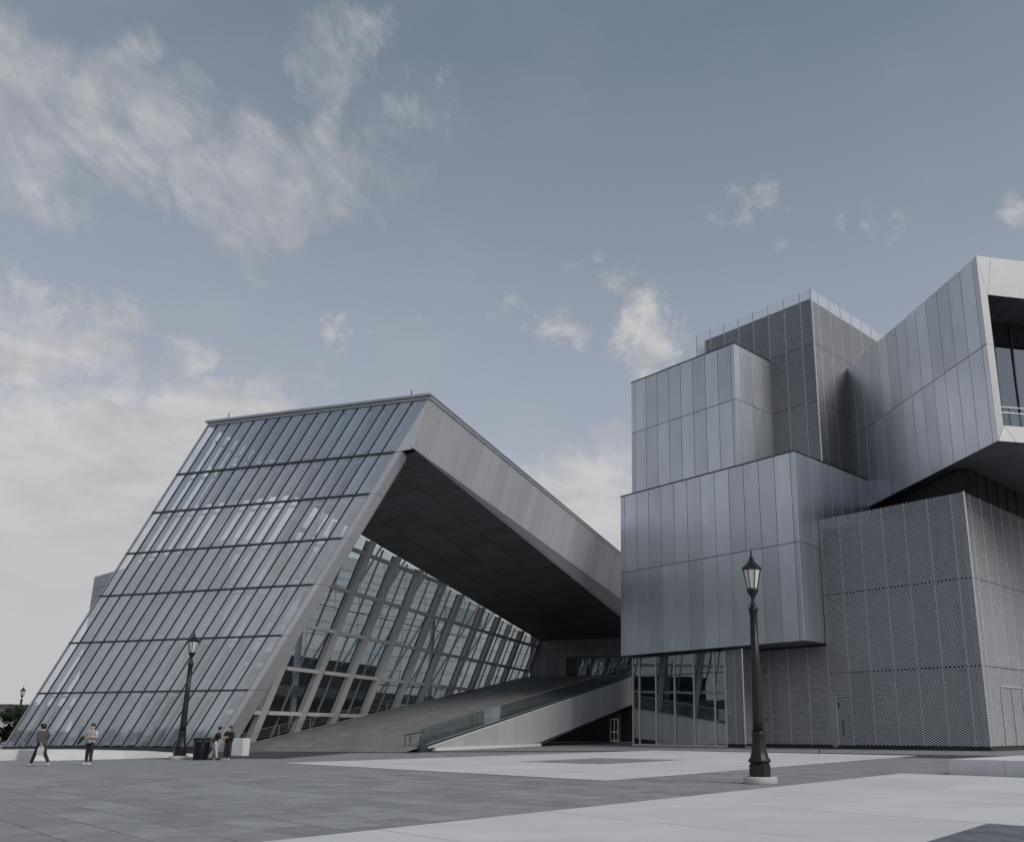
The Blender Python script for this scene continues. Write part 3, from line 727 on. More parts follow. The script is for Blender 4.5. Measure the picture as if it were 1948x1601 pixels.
# soffit: a gently twisted ceiling between the roof edge and the window wall
def latt(n): return V(-40.67 - .0848 * (n - 61.45), n, 17.49 - .0704 * (n - 61.45))
def sfr(n): return V(-29.76, n, 20.55 - .104 * (n - 50.2))
def spt(s, n): return latt(n) * (1 - s) + sfr(n) * s
sn_ = [50.7 + 1.75 * i for i in range(37)]
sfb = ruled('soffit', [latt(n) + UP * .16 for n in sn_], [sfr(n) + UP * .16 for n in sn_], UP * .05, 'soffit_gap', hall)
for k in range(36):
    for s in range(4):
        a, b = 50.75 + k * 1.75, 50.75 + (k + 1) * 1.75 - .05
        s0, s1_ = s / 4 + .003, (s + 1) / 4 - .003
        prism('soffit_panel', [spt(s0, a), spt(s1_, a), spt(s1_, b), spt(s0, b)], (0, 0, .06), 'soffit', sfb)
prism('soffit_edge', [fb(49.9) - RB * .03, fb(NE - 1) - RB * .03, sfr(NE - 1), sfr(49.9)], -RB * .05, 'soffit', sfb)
# interior ceiling, floor, mezzanine
def cz(n): return 18.2 - .0704 * (n - 51)
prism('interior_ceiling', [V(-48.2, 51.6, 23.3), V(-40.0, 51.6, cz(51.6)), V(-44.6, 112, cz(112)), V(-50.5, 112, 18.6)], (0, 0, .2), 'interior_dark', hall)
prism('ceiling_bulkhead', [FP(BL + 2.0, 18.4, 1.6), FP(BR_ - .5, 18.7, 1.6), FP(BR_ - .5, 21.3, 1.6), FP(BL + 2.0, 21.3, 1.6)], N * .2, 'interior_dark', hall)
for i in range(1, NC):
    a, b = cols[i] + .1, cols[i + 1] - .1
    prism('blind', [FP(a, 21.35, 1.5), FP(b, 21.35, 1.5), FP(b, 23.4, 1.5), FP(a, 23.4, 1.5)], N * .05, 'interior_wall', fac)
prism('interior_floor', [V(-63.0, 51.2, .02), V(-47.2, 51.2, .02), V(-47.2, 112, .02), V(-63.0, 112, .02)], (0, 0, .05), 'interior_floor', hall)
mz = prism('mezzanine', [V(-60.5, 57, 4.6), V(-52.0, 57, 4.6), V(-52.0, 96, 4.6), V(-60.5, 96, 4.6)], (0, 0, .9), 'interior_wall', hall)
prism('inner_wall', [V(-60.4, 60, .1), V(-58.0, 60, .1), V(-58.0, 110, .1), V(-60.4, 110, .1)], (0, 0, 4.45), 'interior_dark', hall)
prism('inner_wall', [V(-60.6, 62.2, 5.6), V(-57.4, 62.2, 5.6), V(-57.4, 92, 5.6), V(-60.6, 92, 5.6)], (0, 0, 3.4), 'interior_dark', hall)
for n_ in (70, 96): tube('interior_column', V(-52.6, n_, .1), V(-52.6, n_, cz(n_)), .3, 'fin', hall, n=14)
# sloping left side: columns and panes
lw = bar('side_sill', V(-62.7, 51.3, .15), V(-62.7, 113, .15), RB * .3, UP * .3, 'mullion_dark', hall)
def LW(n, z): return V(-62.8 + RK * z, n, z)
for k in range(12):
    n_ = 51.2 + k * 5.5
    bar('column', LW(n_, .3), LW(n_, 23.2 - .038 * (n_ - 50)), RB * .25, N * .14, 'steel_light', lw)
    if k < 11:
        for z_ in (7, 14): bar('transom', LW(n_ + .12, z_), LW(n_ + 5.38, z_), UP * .10, RB * .12, 'steel_mid', lw)
        for z_ in (.4, 7.1, 14.1):
            prism('pane', [LW(n_ + .13, z_), LW(n_ + 5.37, z_), LW(n_ + 5.37, z_ + 6.8), LW(n_ + .13, z_ + 6.8)], RB * .03, 'side_glass', lw)

# side window wall beside the ramp
def zr(n): return .3 + .15 * (n - 56.5)
LK = .385
def LP(n, z, off=0.0): return V(-47.0 + LK * (z - zr(n)) + off, n, z)
def ltop(n): return 17.49 - .0704 * (n - 61.45)
cn = [52.6, 57.9, 63.35, 68.4, 73.4, 79.15, 84.1, 90.9, 96.5, 101.2, 105.9, 113.6]
wwl = prism('window_wall_base', [LP(51.5, zr(51.5) - .4), LP(113.6, zr(113.6) - .4), LP(113.6, zr(113.6) - .02), LP(51.5, zr(51.5) - .02)], -RB * .3, 'steel_mid', hall)
for n_ in cn:
    big_ = n_ not in (101.2,)
    bar('column', LP(n_, zr(n_) - .3, -.25), LP(n_, ltop(n_), -.25), N * (.78 if big_ else .3), RB * .55, 'steel_light', wwl)
tz = [2.8, 6.26, 9.6, 12.95, 16.2]
for a, b in zip(cn[:-1], cn[1:]):
    for z_ in tz:
        lo, hi = a + .48, b - .48
        # stop the transom where ramp or soffit cuts it
        if z_ > ltop(hi): hi = min(hi, 61.45 + (17.49 - z_) / .0704)
        if z_ < zr(hi): hi = min(hi, 56.5 + (z_ - .3) / .15)
        if hi - lo > .4: bar('transom', LP(lo, z_, -.08), LP(hi, z_, -.08), UP * .30, RB * .34, 'steel_light', wwl)
    nm = 2 if b - a > 7 else 1
    sub = [a + .5] + [a + (b - a) * (t / (nm + 1)) for t in range(1, nm + 1)] + [b - .5]
    for s in sub[1:-1]: bar('mullion', LP(s, zr(s), -.42), LP(s, ltop(s), -.42), N * .11, RB * .16, 'steel_mid', wwl)
    for e_ in (a + .54, b - .54): bar('mullion', LP(e_, zr(e_), -.44), LP(e_, ltop(e_), -.44), N * .07, RB * .12, 'mullion_dark', wwl)
    for s0, s1_ in zip(sub[:-1], sub[1:]):
        lv = [-1] + tz + [30]
        for q in range(len(lv) - 1):
            def zc_(n, z): return min(max(z, zr(n) - .1), ltop(n))
            p4 = [(s0 + .05, lv[q] + .08), (s1_ - .05, lv[q] + .08), (s1_ - .05, lv[q + 1] - .08), (s0 + .05, lv[q + 1] - .08)]
            p4 = [(n, zc_(n, z)) for n, z in p4]
            if p4[2][1] - p4[1][1] < .05 and p4[3][1] - p4[0][1] < .05: continue
            if p4[2][1] - p4[1][1] < .02: p4 = [p4[0], p4[1], p4[3]]
            prism('pane', [LP(n, z, -.46) for n, z in p4], -RB * .03, 'side_glass', wwl)
# back wall with the upper entrance
BN = 113.7
bk = prism('back_wall', [V(-46.5, BN, 0), V(-12, BN, 0), V(-12, BN, 17.2), V(-46.5, BN, 17.2)], N * .3, 'panel_gap', hall)
panel_grid(bk, V(-46.6, BN - .02, 0), RB, -N, [0, 1.4, 2.8, 4.2, 5.5] + [5.5 + 1.45 * i for i in range(1, 9)], [8.8, 11.42, 12.6, 13.95, 16.3], mname='interior_wall', skip=lambda i, j: j == 0 and i >= 4)
dz0, dz1 = 8.9, 11.4
prism('entrance_recess', [V(-41.05, BN - .02, dz0), V(-28.2, BN - .02, dz0), V(-28.2, BN - .02, dz1), V(-41.05, BN - .02, dz1)], -N * .02, 'dark_glass_panel', bk)
for i in range(9):
    b0 = -39.4 + i * 1.0
    dd = prism('door', [V(b0, BN - .12, dz0), V(b0 + .9, BN - .12, dz0), V(b0 + .9, BN - .12, dz1 - .3), V(b0, BN - .12, dz1 - .3)], N * .05, 'hall_glass', bk)
    for q in (b0, b0 + .9): bar('door_frame', V(q, BN - .14, dz0), V(q, BN - .14, dz1 - .25), RB * .07, N * .07, 'steel_mid', dd)
bar('door_head', V(-41.0, BN - .15, dz1 - .2), V(-28.3, BN - .15, dz1 - .2), UP * .1, N * .1, 'steel_mid', bk)

# ================================================================== ENTRANCE RAMP
rp = thing('entrance_ramp', 'broad grey ramp rising beside the slanted windows with a panelled parapet and glass balustrade', 'ramp', V(-39, 56, 0))
n0 = 54.55
dk = prism('ramp_deck', [V(-46.9, n0, .004), V(-31.5, n0, .004), V(-31.5, BN, zr(BN)), V(-46.9, BN, zr(BN))], (0, 0, -.02), 'ramp_deck', rp)
prism('deck_underside', [V(-46.0, 66, zr(66) - .9), V(-31.6, 66, zr(66) - .9), V(-31.6, BN, zr(BN) - .9), V(-46.0, BN, zr(BN) - .9)], (0, 0, .5), 'interior_dark', rp)
BP = -31.28
def gb(n): return .38 + (n - 56.76) * .1473        # foot of the glass
def pbz(n): return max(.30, .37 + (n - 79.3) * .135)
pp = prism('parapet', [V(BP - .28, 57.2, .02), V(BP - .28, 79.3, .02), V(BP - .28, BN, pbz(BN) + .05), V(BP - .28, BN, gb(BN) - .03), V(BP - .28, 57.2, gb(57.2) - .03)], RB * .20, 'panel_gap', rp)
xs = [57.5] + [59.0 + 2.05 * i for i in range(27)]
for a, b in zip(xs[:-1], xs[1:]):
    if b > BN: break
    a_, b_ = a + .012, b - .012
    top = lambda n: gb(n) - .34
    if top(b_) - pbz(b_) < .05: continue
    ta = max(top(a_), pbz(a_) + .01)
    prism('parapet_panel', [V(BP + .02, a_, pbz(a_)), V(BP + .02, b_, pbz(b_)), V(BP + .02, b_, top(b_)), V(BP + .02, a_, ta)], -RB * .05, 'panel_light', pp)
prism('parapet_ledge', [V(BP + .03, 57.4, gb(57.4) - .33), V(BP + .03, BN, gb(BN) - .33), V(BP - .26, BN, gb(BN) - .01), V(BP - .26, 57.4, gb(57.4) - .01)], (RB * .02 + UP * .02), 'end_frame', pp)
ln = [56.55 + 2.42 * i for i in range(24)]
for a, b in zip(ln[:-1], ln[1:]):
    if b > BN: break
    prism('balustrade_pane', [V(BP - .2, a + .02, gb(a)), V(BP - .2, b - .02, gb(b)), V(BP - .2, b - .02, gb(b) + 1.2), V(BP - .2, a + .02, gb(a) + 1.2)], -RB * .02, 'rail_glass', rp)
bar('handrail', V(BP - .21, 56.5, gb(56.5) + 1.23), V(BP - .21, BN - .2, gb(BN - .2) + 1.23), RB * .06, UP * .05, 'stainless', rp)
prism('concrete_kerb', [V(BP - .2, 58.2, 0), V(BP + .16, 58.2, 0), V(BP + .16, 79.3, 0), V(BP - .2, 79.3, 0)], (0, 0, .28), 'concrete_white', rp)
prism('end_post', [V(BP - .3, 56.3, 0), V(BP - .02, 56.3, 0), V(BP - .02, 57.15, 0), V(BP - .3, 57.15, 0)], (0, 0, .42), 'interior_dark', rp)
# short return rail at the foot
for b_ in (-32.75, -32.35, -31.55): tube('rail_post', V(b_, 56.6, 0), V(b_, 56.6, 1.12), .03, 'iron', rp)
tube('handrail', V(-32.75, 56.6, 1.12), V(-31.4, 56.7, 1.35), .035, 'iron', rp)
# rail along the windows
rb = -46.35
for k in range(15):
    n_ = 56.2 + k * 4.0
    if n_ < BN: tube('rail_post', V(rb, n_, zr(n_)), V(rb, n_, zr(n_) + 1.0), .022, 'stainless', rp)
for h, r_, mm in ((.12, .03, 'stainless'), (.38, .012, 'steel_mid'), (.58, .012, 'steel_mid'), (.78, .012, 'steel_mid'), (1.0, .022, 'steel_mid')):
    tube('rail', V(rb, 55.2, zr(55.2) + h), V(rb, BN - .3, zr(BN) + h), r_, mm, rp)
# undercroft: dark glass wall and white-framed glass door under the ramp
uc = prism('undercroft_wall', [V(-33.2, 80, .02), V(-33.2, BN, .02), V(-33.2, BN, 5.2), V(-33.2, 86, .8)], -RB * .2, 'interior_dark', rp)
for i in range(9):
    n_ = 84 + i * 3.0
    if n_ + 2.8 > BN - 4.5: break
    prism('pane', [V(-33.1, n_, .1), V(-33.1, n_ + 2.85, .1), V(-33.1, n_ + 2.85, pbz(n_ + 2.85) - .1 if pbz(n_) > .6 else .5), V(-33.1, n_, max(pbz(n_) - .1, .3))], -RB * .03, 'hall_glass', uc)
dd = prism('door', [V(-33.05, 108.2, .05), V(-33.05, 111.6, .05), V(-33.05, 111.6, 2.9), V(-33.05, 108.2, 2.9)], -RB * .04, 'hall_glass', uc)
for n_ in (108.2, 109.9, 111.6): bar('door_frame', V(-33.0, n_, .05), V(-33.0, n_, 2.95), N * .28, RB * .08, 'white_frame', dd)
for z_ in (.2, 1.3, 2.9): bar('door_frame', V(-32.99, 108.2, z_), V(-32.99, 111.6, z_), UP * .14, RB * .07, 'white_frame', dd)

# ================================================================== STONE BUILDING BEHIND
sb = thing('stone_building', 'pale stone panelled building standing behind the slanting glass hall', 'building', (-50.5, 110, 0))
SL, SR = azv(-50), azv(40)
c0 = Vector((-50.5, 110, 0))
SBH = 26.0
core = prism('stone_wall', [c0, c0 + SL * 46.95, c0 + SL * 46.95 + SR * 60, c0 + SR * 60], (0, 0, SBH), 'stone_joint', sb)
szs = [0, 3, 5.5, 8, 10.2, 12.4, 14.6, 16.5, 18.3, 19.6, 20.9, 21.9, 22.9, 24.2, SBH + .3]
panel_grid(core, c0, SL, -SR, [0] + [4.1 * i for i in range(1, 12)] + [47.0], szs, mname='stone_panel', th=.06, gap=.07, name='stone_panel')
panel_grid(core, c0, SR, -SL, [0] + [4.0 * i for i in range(1, 16)], szs, mname='stone_panel', th=.06, gap=.07, name='stone_panel', skip=lambda i, j: (i in (9, 10) and j in (8, 9)))
prism('window', [c0 + SR * 36.2 + UP * 18.4, c0 + SR * 43.8 + UP * 18.4, c0 + SR * 43.8 + UP * 20.8, c0 + SR * 36.2 + UP * 20.8], -SL * .03, 'facade_glass', core)

# ================================================================== STREET LAMPS
def lamp(label, loc, rot=0.0, h=1.0):
    t = thing('street_lamp', label, 'street lamp', loc, 'iron street lamps on the plaza')
    x, y, z = loc
    lathe('pedestal', [(.46, 0), (.47, .02), (.47, .16), (.44, .19)], 'concrete_rough', t, loc, n=16)
    lathe('base_block', [(.30, .19), (.31, .21), (.31, .50), (.28, .53), (.27, .56)], 'iron', t, loc, n=8, rot=rot, smooth=False)
    lathe('base', [(.29, .56), (.31, .60), (.29, .65), (.25, .69), (.215, .85), (.185, 1.05), (.172, 1.25), (.185, 1.29), (.19, 1.36), (.17, 1.40)], 'iron', t, loc, n=48, lobes=12, lobe=.03)
    lathe('post', [(.152, 1.40), (.147, 1.7), (.12, 3.2), (.102, 4.62)], 'iron', t, loc, n=48, lobes=12, lobe=.045)
    lathe('capital', [(.10, 4.62), (.112, 4.64), (.105, 4.70), (.125, 4.74), (.145, 4.80), (.14, 4.86), (.10, 4.90), (.075, 4.93), (.095, 4.97), (.065, 5.02), (.05, 5.12), (.075, 5.19), (.12, 5.27), (.165, 5.33), (.17, 5.40), (.155, 5.42)], 'iron', t, loc, n=24)
    nS = 8; rb_, rt_, zb, zt_ = .150, .268, 5.42, 5.96
    lf = lathe('lantern_frame', [(.275, zt_), (.30, zt_ + .02), (.30, zt_ + .08), (.27, zt_ + .09)], 'iron', t, loc, n=nS, rot=rot, smooth=False)
    for i in range(nS):
        a = 2 * math.pi * i / nS + rot; a2 = 2 * math.pi * (i + 1) / nS + rot
        pb = Vector((x + rb_ * math.cos(a), y + rb_ * math.sin(a), z + zb)); pt = Vector((x + rt_ * math.cos(a), y + rt_ * math.sin(a), z + zt_ + .01))
        tube('frame_bar', pb, pt, .014, 'iron', lf, n=5)
        k = .965
        q = [Vector((x + r_ * k * math.cos(aa), y + r_ * k * math.sin(aa), z + zz_)) for r_, aa, zz_ in ((rb_, a, zb), (rb_, a2, zb), (rt_, a2, zt_), (rt_, a, zt_))]
        mid = Vector((x, y, 0)) - (q[0] + q[2]) / 2; mid.z = 0
        prism('lamp_pane', q, mid.normalized() * .012, 'lamp_glass', lf)
    lathe('lantern_roof', [(.275, zt_ + .09), (.20, zt_ + .16), (.12, zt_ + .25), (.07, zt_ + .32), (.062, zt_ + .36)], 'iron', t, loc, n=nS, rot=rot, smooth=False)
    lathe('finial', [(.06, zt_ + .36), (.075, zt_ + .38), (.04, zt_ + .41), (.02, zt_ + .45), (.038, zt_ + .48), (.018, zt_ + .52), (.03, zt_ + .56), (.012, zt_ + .60), (.003, zt_ + .70)], 'iron', t, loc, n=12)
    return t
lamp('tall black iron street lamp on a concrete footing in front of the stacked metal boxes', (4.06, 24.62, 0), .2)
lamp('black iron street lamp beside the dark litter bin in front of the slanting glass', (-22.2, 45.3, 0), .35)
lamp('small distant street lamp beyond the left edge of the glass hall', (-72.0, 106.0, .2), .1)

# ================================================================== LITTER BIN
bx, by = -20.75, 44.5
bn = thing('litter_bin', 'black slatted metal litter bin standing beside the lamp post', 'bin', (bx, by, 0))
lathe('liner', [(.27, .05), (.30, .06), (.33, .86), (.30, .87)], 'bin_metal', bn, (bx, by, 0), n=20)
lathe('rim', [(.40, .98), (.43, 1.0), (.43, 1.05), (.38, 1.08), (.33, 1.06), (.33, 1.0)], 'bin_metal', bn, (bx, by, 0), n=24)
lathe('foot_ring', [(.30, .0), (.33, .0), (.33, .06), (.30, .06)], 'bin_metal', bn, (bx, by, 0), n=24)
for i in range(22):
    a = 2 * math.pi * i / 22; t_ = Vector((-math.sin(a), math.cos(a), 0)); r_ = Vector((math.cos(a), math.sin(a), 0)); o_ = Vector((bx, by, 0))
    prism('slat', [o_ + r_ * .325 - t_ * .03 + UP * .03, o_ + r_ * .325 + t_ * .03 + UP * .03, o_ + r_ * .365 + t_ * .034 + UP * .84, o_ + r_ * .415 + t_ * .036 + UP * 1.0, o_ + r_ * .415 - t_ * .036 + UP * 1.0, o_ + r_ * .365 - t_ * .034 + UP * .84], r_ * .012, 'bin_metal', bn)

# ================================================================== BENCH, LOW WALL, WHITE BLOCK
be = thing('stone_bench', 'long low white stone platform bench at the right edge of the plaza', 'bench', BENCH_C)
c = BENCH_C
for i in range(3):
    a0, a1 = i * 1.85, (i + 1) * 1.85 - .012
    for j in range(4):
        l0, l1 = j * 4.0, (j + 1) * 4.0 - .012
        prism('bench_block', [c - A * a0 + C * l0, c - A * a1 + C * l0, c - A * a1 + C * l1, c - A * a0 + C * l1], (0, 0, .49), 'concrete_white', be)
lwt = thing('low_wall', 'faceted low white stone wall at the foot of the slanting glass', 'wall', (-29, 44, 0))
fr = [(-40, 44.2), (-30.45, 43.3), (-29.95, 44.5), (-28.25, 43.2), (-27.65, 43.9), (-24.9, 47.4), (-23.2, 50.2)]
bkp = [(-40, 46.5), (-31.0, 45.6), (-30.2, 46.2), (-28.6, 45.9), (-28.4, 46.2), (-26.2, 49.6), (-24.2, 51.4)]
hts = [.50, .50, .50, .50, .50, .34, .12]
for i in range(6):
    a, b, d_, c_ = fr[i], fr[i + 1], bkp[i], bkp[i + 1]
    vs_ = [(*a, 0), (*b, 0), (*c_, 0), (*d_, 0), (*a, hts[i]), (*b, hts[i + 1]), (*c_, hts[i + 1]), (*d_, hts[i])]
    o0 = Vector(vs_[0]); me = mesh('wall_block', [Vector(v_) - o0 for v_ in vs_], [(3, 2, 1, 0), (4, 5, 6, 7), (0, 1, 5, 4), (1, 2, 6, 5), (2, 3, 7, 6), (3, 0, 4, 7)]); fixn(me)
    link('wall_block', me, 'concrete_white', lwt, Matrix.Translation(o0))
wb = prism('white_block', [(-22.4, 51.7, 0), (-21.6, 51.5, 0), (-21.45, 52.1, 0), (-22.25, 52.3, 0)], (0, 0, 1.0), 'concrete_white')
tag(wb, 'plain white upright block beside the foot of the ramp railing', 'block')
bm = bmesh.new(); bm.from_mesh(wb.data); bmesh.ops.bevel(bm, geom=list(bm.edges), offset=.015, segments=1, affect='EDGES'); bm.to_mesh(wb.data); bm.free()

# ================================================================== FAR LEFT: house, trees
hs = thing('white_house', 'distant white walled house with a dark flat roof at the far left', 'house', (-92, 128, 0))
prism('wall', [(-107, 126, 0), (-85.6, 124, 0), (-84, 134, 0), (-106, 136, 0)], (0, 0, 4.6), 'house_white', hs)
prism('roof', [(-108, 125, 4.6), (-84.8, 123, 4.6), (-83.3, 135, 4.6), (-107, 137, 4.6)], (0, 0, .5), 'house_roof', hs)
for x_ in (-98.5, -94.2, -89.9): prism('window', [(x_, 124.93 - (x_ + 98.5) * .108, 1.0), (x_ + 1.5, 124.77 - (x_ + 98.5) * .108, 1.0), (x_ + 1.5, 124.77 - (x_ + 98.5) * .108, 3.2), (x_, 124.93 - (x_ + 98.5) * .108, 3.2)], (0, -.06, 0), 'dark_glass_panel', hs)
def tree(name, label, loc, ht, rad, nl, mname='leaf', trunk=.35, group=None, leaf=.28, seed=1):
    rnd = random.Random(seed); x, y, z = loc
    t = thing(name, label, 'tree' if 'tree' in name else 'shrub', loc, group)
    vs_, fs = [], []
    def limb(p, q, r0, r1):
        m = tube_mesh('x', p, q, r0, r1, 7); n0 = len(vs_)
        vs_.extend([tuple(Vector(v_.co) + Vector(p)) for v_ in m.vertices]); fs.extend([tuple(n0 + i for i in f.vertices) for f in m.polygons]); bpy.data.meshes.remove(m)
    top = Vector((rnd.uniform(-.2, .2), rnd.uniform(-.2, .2), ht * .62)); limb((0, 0, -.1), top * .5, ht * .03, ht * .024); limb(top * .5, top, ht * .024, ht * .012)
    cl = []
    for k in range(9):
        a = rnd.uniform(0, 6.28); s = rnd.uniform(.28, .95); st = top * rnd.uniform(.4, 1.0)
        e = Vector((math.cos(a) * rad * s, math.sin(a) * rad * s, ht * rnd.uniform(trunk + .1, .95))); limb(st, e, ht * .010, ht * .004); cl.append(e)
    o = link('trunk', mesh('trunk', vs_, fs), 'bark', t, Matrix.Translation(Vector(loc)))
    for k in range(14):
        a = rnd.uniform(0, 6.28); s = math.sqrt(rnd.random()); cl.append(Vector((math.cos(a) * rad * s, math.sin(a) * rad * s, ht * (trunk + (1 - trunk) * rnd.random()))))
    lv, lf_ = [], []
    for k in range(nl):
        c = rnd.choice(cl); d = Vector((rnd.gauss(0, 1), rnd.gauss(0, 1), rnd.gauss(0, .8))) * rad * .24
        p = c + d
        if p.z < ht * trunk * .7: p.z = ht * trunk * .7 + rnd.random() * .4
        u_ = Vector((rnd.gauss(0, 1), rnd.gauss(0, 1), rnd.gauss(0, .6))).normalized(); w_ = u_.orthogonal().normalized(); s = leaf * rnd.uniform(.6, 1.4)
        n0 = len(lv); lv += [tuple(p - u_ * s), tuple(p + w_ * s * .45), tuple(p + u_ * s), tuple(p - w_ * s * .45)]; lf_.append((n0, n0 + 1, n0 + 2, n0 + 3))
    link('crown', mesh('crown', lv, lf_), mname, t, Matrix.Translation(Vector(loc)))
    return t
tree('shrub_tree', 'dense dark bushy tree behind the distant lamp at far left', (-67.9, 100.5, 0), 3.5, 1.5, 2600, 'leaf_dark', .12, 'trees at far left', .26, 3)
tree('shrub_tree', 'dark leafy tree right beside the left foot of the glass hall', (-65.8, 99.0, 0), 3.5, 1.9, 2600, 'leaf', .10, 'trees at far left', .24, 5)
tree('shrub', 'low dark shrub at the left picture edge before the white house', (-74.0, 103.0, 0), 1.5, 1.6, 1500, 'leaf_dark', .05, 'trees at far left', .22, 8)

# ================================================================== PEOPLE
def skin(name, pts, eds, mname, parent, loc, rz, lev=2, root=0):
    me = bpy.data.meshes.new(name); me.from_pydata([p[:3] for p in pts], eds, []); me.update()
    me.materials.append(MATS[mname])
    o = bpy.data.objects.new(name, me); col.objects.link(o)
    attach(o, Matrix.Translation(Vector(loc)) @ Matrix.Rotation(rz, 4, 'Z'), parent)
    md = o.modifiers.new('skin', 'SKIN'); md.use_smooth_shade = True; md.branch_smoothing = .6
    for i, p in enumerate(pts):
        s = me.skin_vertices[0].data[i]; r_ = p[3]; s.radius = r_ if isinstance(r_, tuple) else (r_, r_); s.use_root = (i == root)
    ss = o.modifiers.new('subsurf', 'SUBSURF'); ss.levels = lev; ss.render_levels = lev
    return o
def ball(name, cen, rad, mname, parent, loc, rz, cut=None, n=12):
    """ellipsoid; cut keeps only the part above that fraction"""
    vs_, fs = [], []
    m_ = n // 2
    for j in range(m_ + 1):
        th = math.pi * j / m_
        for i in range(n):
            a = 2 * math.pi * i / n; vs_.append((cen[0] + rad[0] * math.sin(th) * math.cos(a), cen[1] + rad[1] * math.sin(th) * math.sin(a), cen[2] + rad[2] * (max(math.cos(th), cut) if cut is not None else math.cos(th))))
    for j in range(m_):
        for i in range(n): fs.append((j * n + i, (j + 1) * n + i, (j + 1) * n + (i + 1) % n, j * n + (i + 1) % n))
    me = mesh(name, vs_, fs)
    for p in me.polygons: p.use_smooth = True
    o = link(name, me, mname, parent, Matrix.Translation(Vector(loc)) @ Matrix.Rotation(rz, 4, 'Z')); return o
def person(label, loc, rz, pose, top, trouser, shoe, hair_m='hair', hat=False, h=1.7, long_hair=False, wide=1.0, flare=1.0):
    """local axes: x right, y forward, z up. pose gives shoulders, elbows, wrists, hips, knees, ankles"""
    t = thing('person', label, 'person', loc)
    g_ = lambda k: Vector(pose[k]) * (h / 1.7)
    s = h / 1.7
    pel, che, nek, hd, hdt = g_('pelvis'), g_('chest'), g_('neck'), g_('head'), g_('crown')
    pts, eds = [], []
    def add(p, r_, par=None):
        pts.append((p[0], p[1], p[2], r_)); 
        if par is not None: eds.append((par, len(pts) - 1))
        return len(pts) - 1
    i0 = add(pel, (.13 * s, .10 * s)); i1 = add((pel + che) / 2, (.125 * s, .09 * s), i0); i2 = add(che, (.14 * s, .10 * s), i1)
    i3 = add(nek, .055 * s, i2); i4 = add(hd, (.078 * s, .09 * s), i3); add(hdt, (.07 * s, .08 * s), i4)
    for sd in ('l', 'r'):
        sh, el, wr = g_('sh' + sd), g_('el' + sd), g_('wr' + sd)
        a = add(sh, .06 * s, i2); b = add(el, .042 * s, a); c_ = add(wr, .030 * s, b)
        hp, kn, an = g_('hip' + sd), g_('kn' + sd), g_('an' + sd)
        a = add(hp, .085 * s, i0); b = add(kn, .055 * s, a); add(an, .04 * s, b)
    body = skin('body', pts, eds, 'skin', t, loc, rz)
    # top
    pts, eds = [], []
    k1 = 1.22 * wide
    jb = add(pel - Vector((0, 0, pose.get('hem', .08))), (.155 * s * k1, .13 * s * k1)); j0 = add(pel + Vector((0, 0, .05)), (.15 * s * k1, .12 * s * k1), jb); j1 = add((pel + che) / 2, (.145 * s * k1, .115 * s * k1), j0); j2 = add(che, (.155 * s * k1, .115 * s * k1), j1); add(nek - Vector((0, 0, .03)), .075 * s, j2)
    for sd in ('l', 'r'):
        sh, el, wr = g_('sh' + sd), g_('el' + sd), g_('wr' + sd)
        a = add(sh, .078 * s * k1, j2); b = add(el, .060 * s * k1, a); add(el.lerp(wr, pose.get('sleeve', .88)), .048 * s * k1, b)
    skin('jacket', pts, eds, top, t, loc, rz)
    pts, eds = [], []
    j0 = add(pel + Vector((0, 0, .06)), (.145 * s, .115 * s))
    for sd in ('l', 'r'):
        hp, kn, an = g_('hip' + sd), g_('kn' + sd), g_('an' + sd)
        a = add(hp, .105 * s, j0); b = add(kn, .075 * s * flare, a); add(an + Vector((0, 0, .03)), .062 * s * flare, b)
    skin('trousers', pts, eds, trouser, t, loc, rz)
    for sd in ('l', 'r'):
        an = g_('an' + sd); fy = pose.get('foot' + sd, (0, 1)); f_ = Vector((fy[0], fy[1], pose.get('tip' + sd, 0)))
        pts, eds = [], []
        a = add(an + Vector((0, 0, -.03)) - f_ * .05, .045 * s); b = add(an + f_ * .08 + Vector((0, 0, -.045)), .045 * s, a); add(an + f_ * .17 + Vector((0, 0, -.055)), .034 * s, b)
        skin('shoe', pts, eds, shoe, t, loc, rz, lev=1)
        wr, el = g_('wr' + sd), g_('el' + sd); d_ = (wr - el).normalized(); sx = d_.orthogonal().normalized(); ny = d_.cross(sx)
        pts, eds = [], []
        r0 = add(wr, .026 * s); pm = add(wr + d_ * .05, (.036 * s, .02 * s), r0)
        for q, (off, ln_) in enumerate(((-.03, .060), (-.010, .075), (.010, .072), (.03, .055))):
            kn_ = add(wr + d_ * .085 + sx * off, .010, pm); m2 = add(wr + d_ * (.085 + ln_ * .5) + sx * off + ny * .012, .009, kn_); add(wr + d_ * (.085 + ln_ * .8) + sx * off + ny * .035, .008, m2)
        tb = add(wr + d_ * .045 + sx * .045, .011, r0); add(wr + d_ * .085 + sx * .06 + ny * .015, .009, tb)
        skin('hand', pts, eds, 'skin', t, loc, rz, lev=1)
    fw_ = Vector(pose.get('look', (0, 1, 0))).normalized(); sd_ = Vector((fw_.y, -fw_.x, 0))
    hc = (hd + hdt) / 2
    ball('hair', hc - fw_ * .048 + Vector((0, 0, .03)), (.104 * s, .108 * s, .125 * s), hair_m, t, loc, rz)
    if long_hair: ball('hair', hc - fw_ * .05 - Vector((0, 0, .03)), (.098 * s, .085 * s, .15 * s), hair_m, t, loc, rz)
    if hat:
        ball('cap', hc + Vector((0, 0, .055)), (.112 * s, .125 * s, .09 * s), 'cloth_black', t, loc, rz, cut=-.1)
        ball('cap_peak', hc + fw_ * .13 + Vector((0, 0, .055)), (.07, .08, .012), 'cloth_black', t, loc, rz)
    fc = hc + fw_ * .085 - Vector((0, 0, .02))
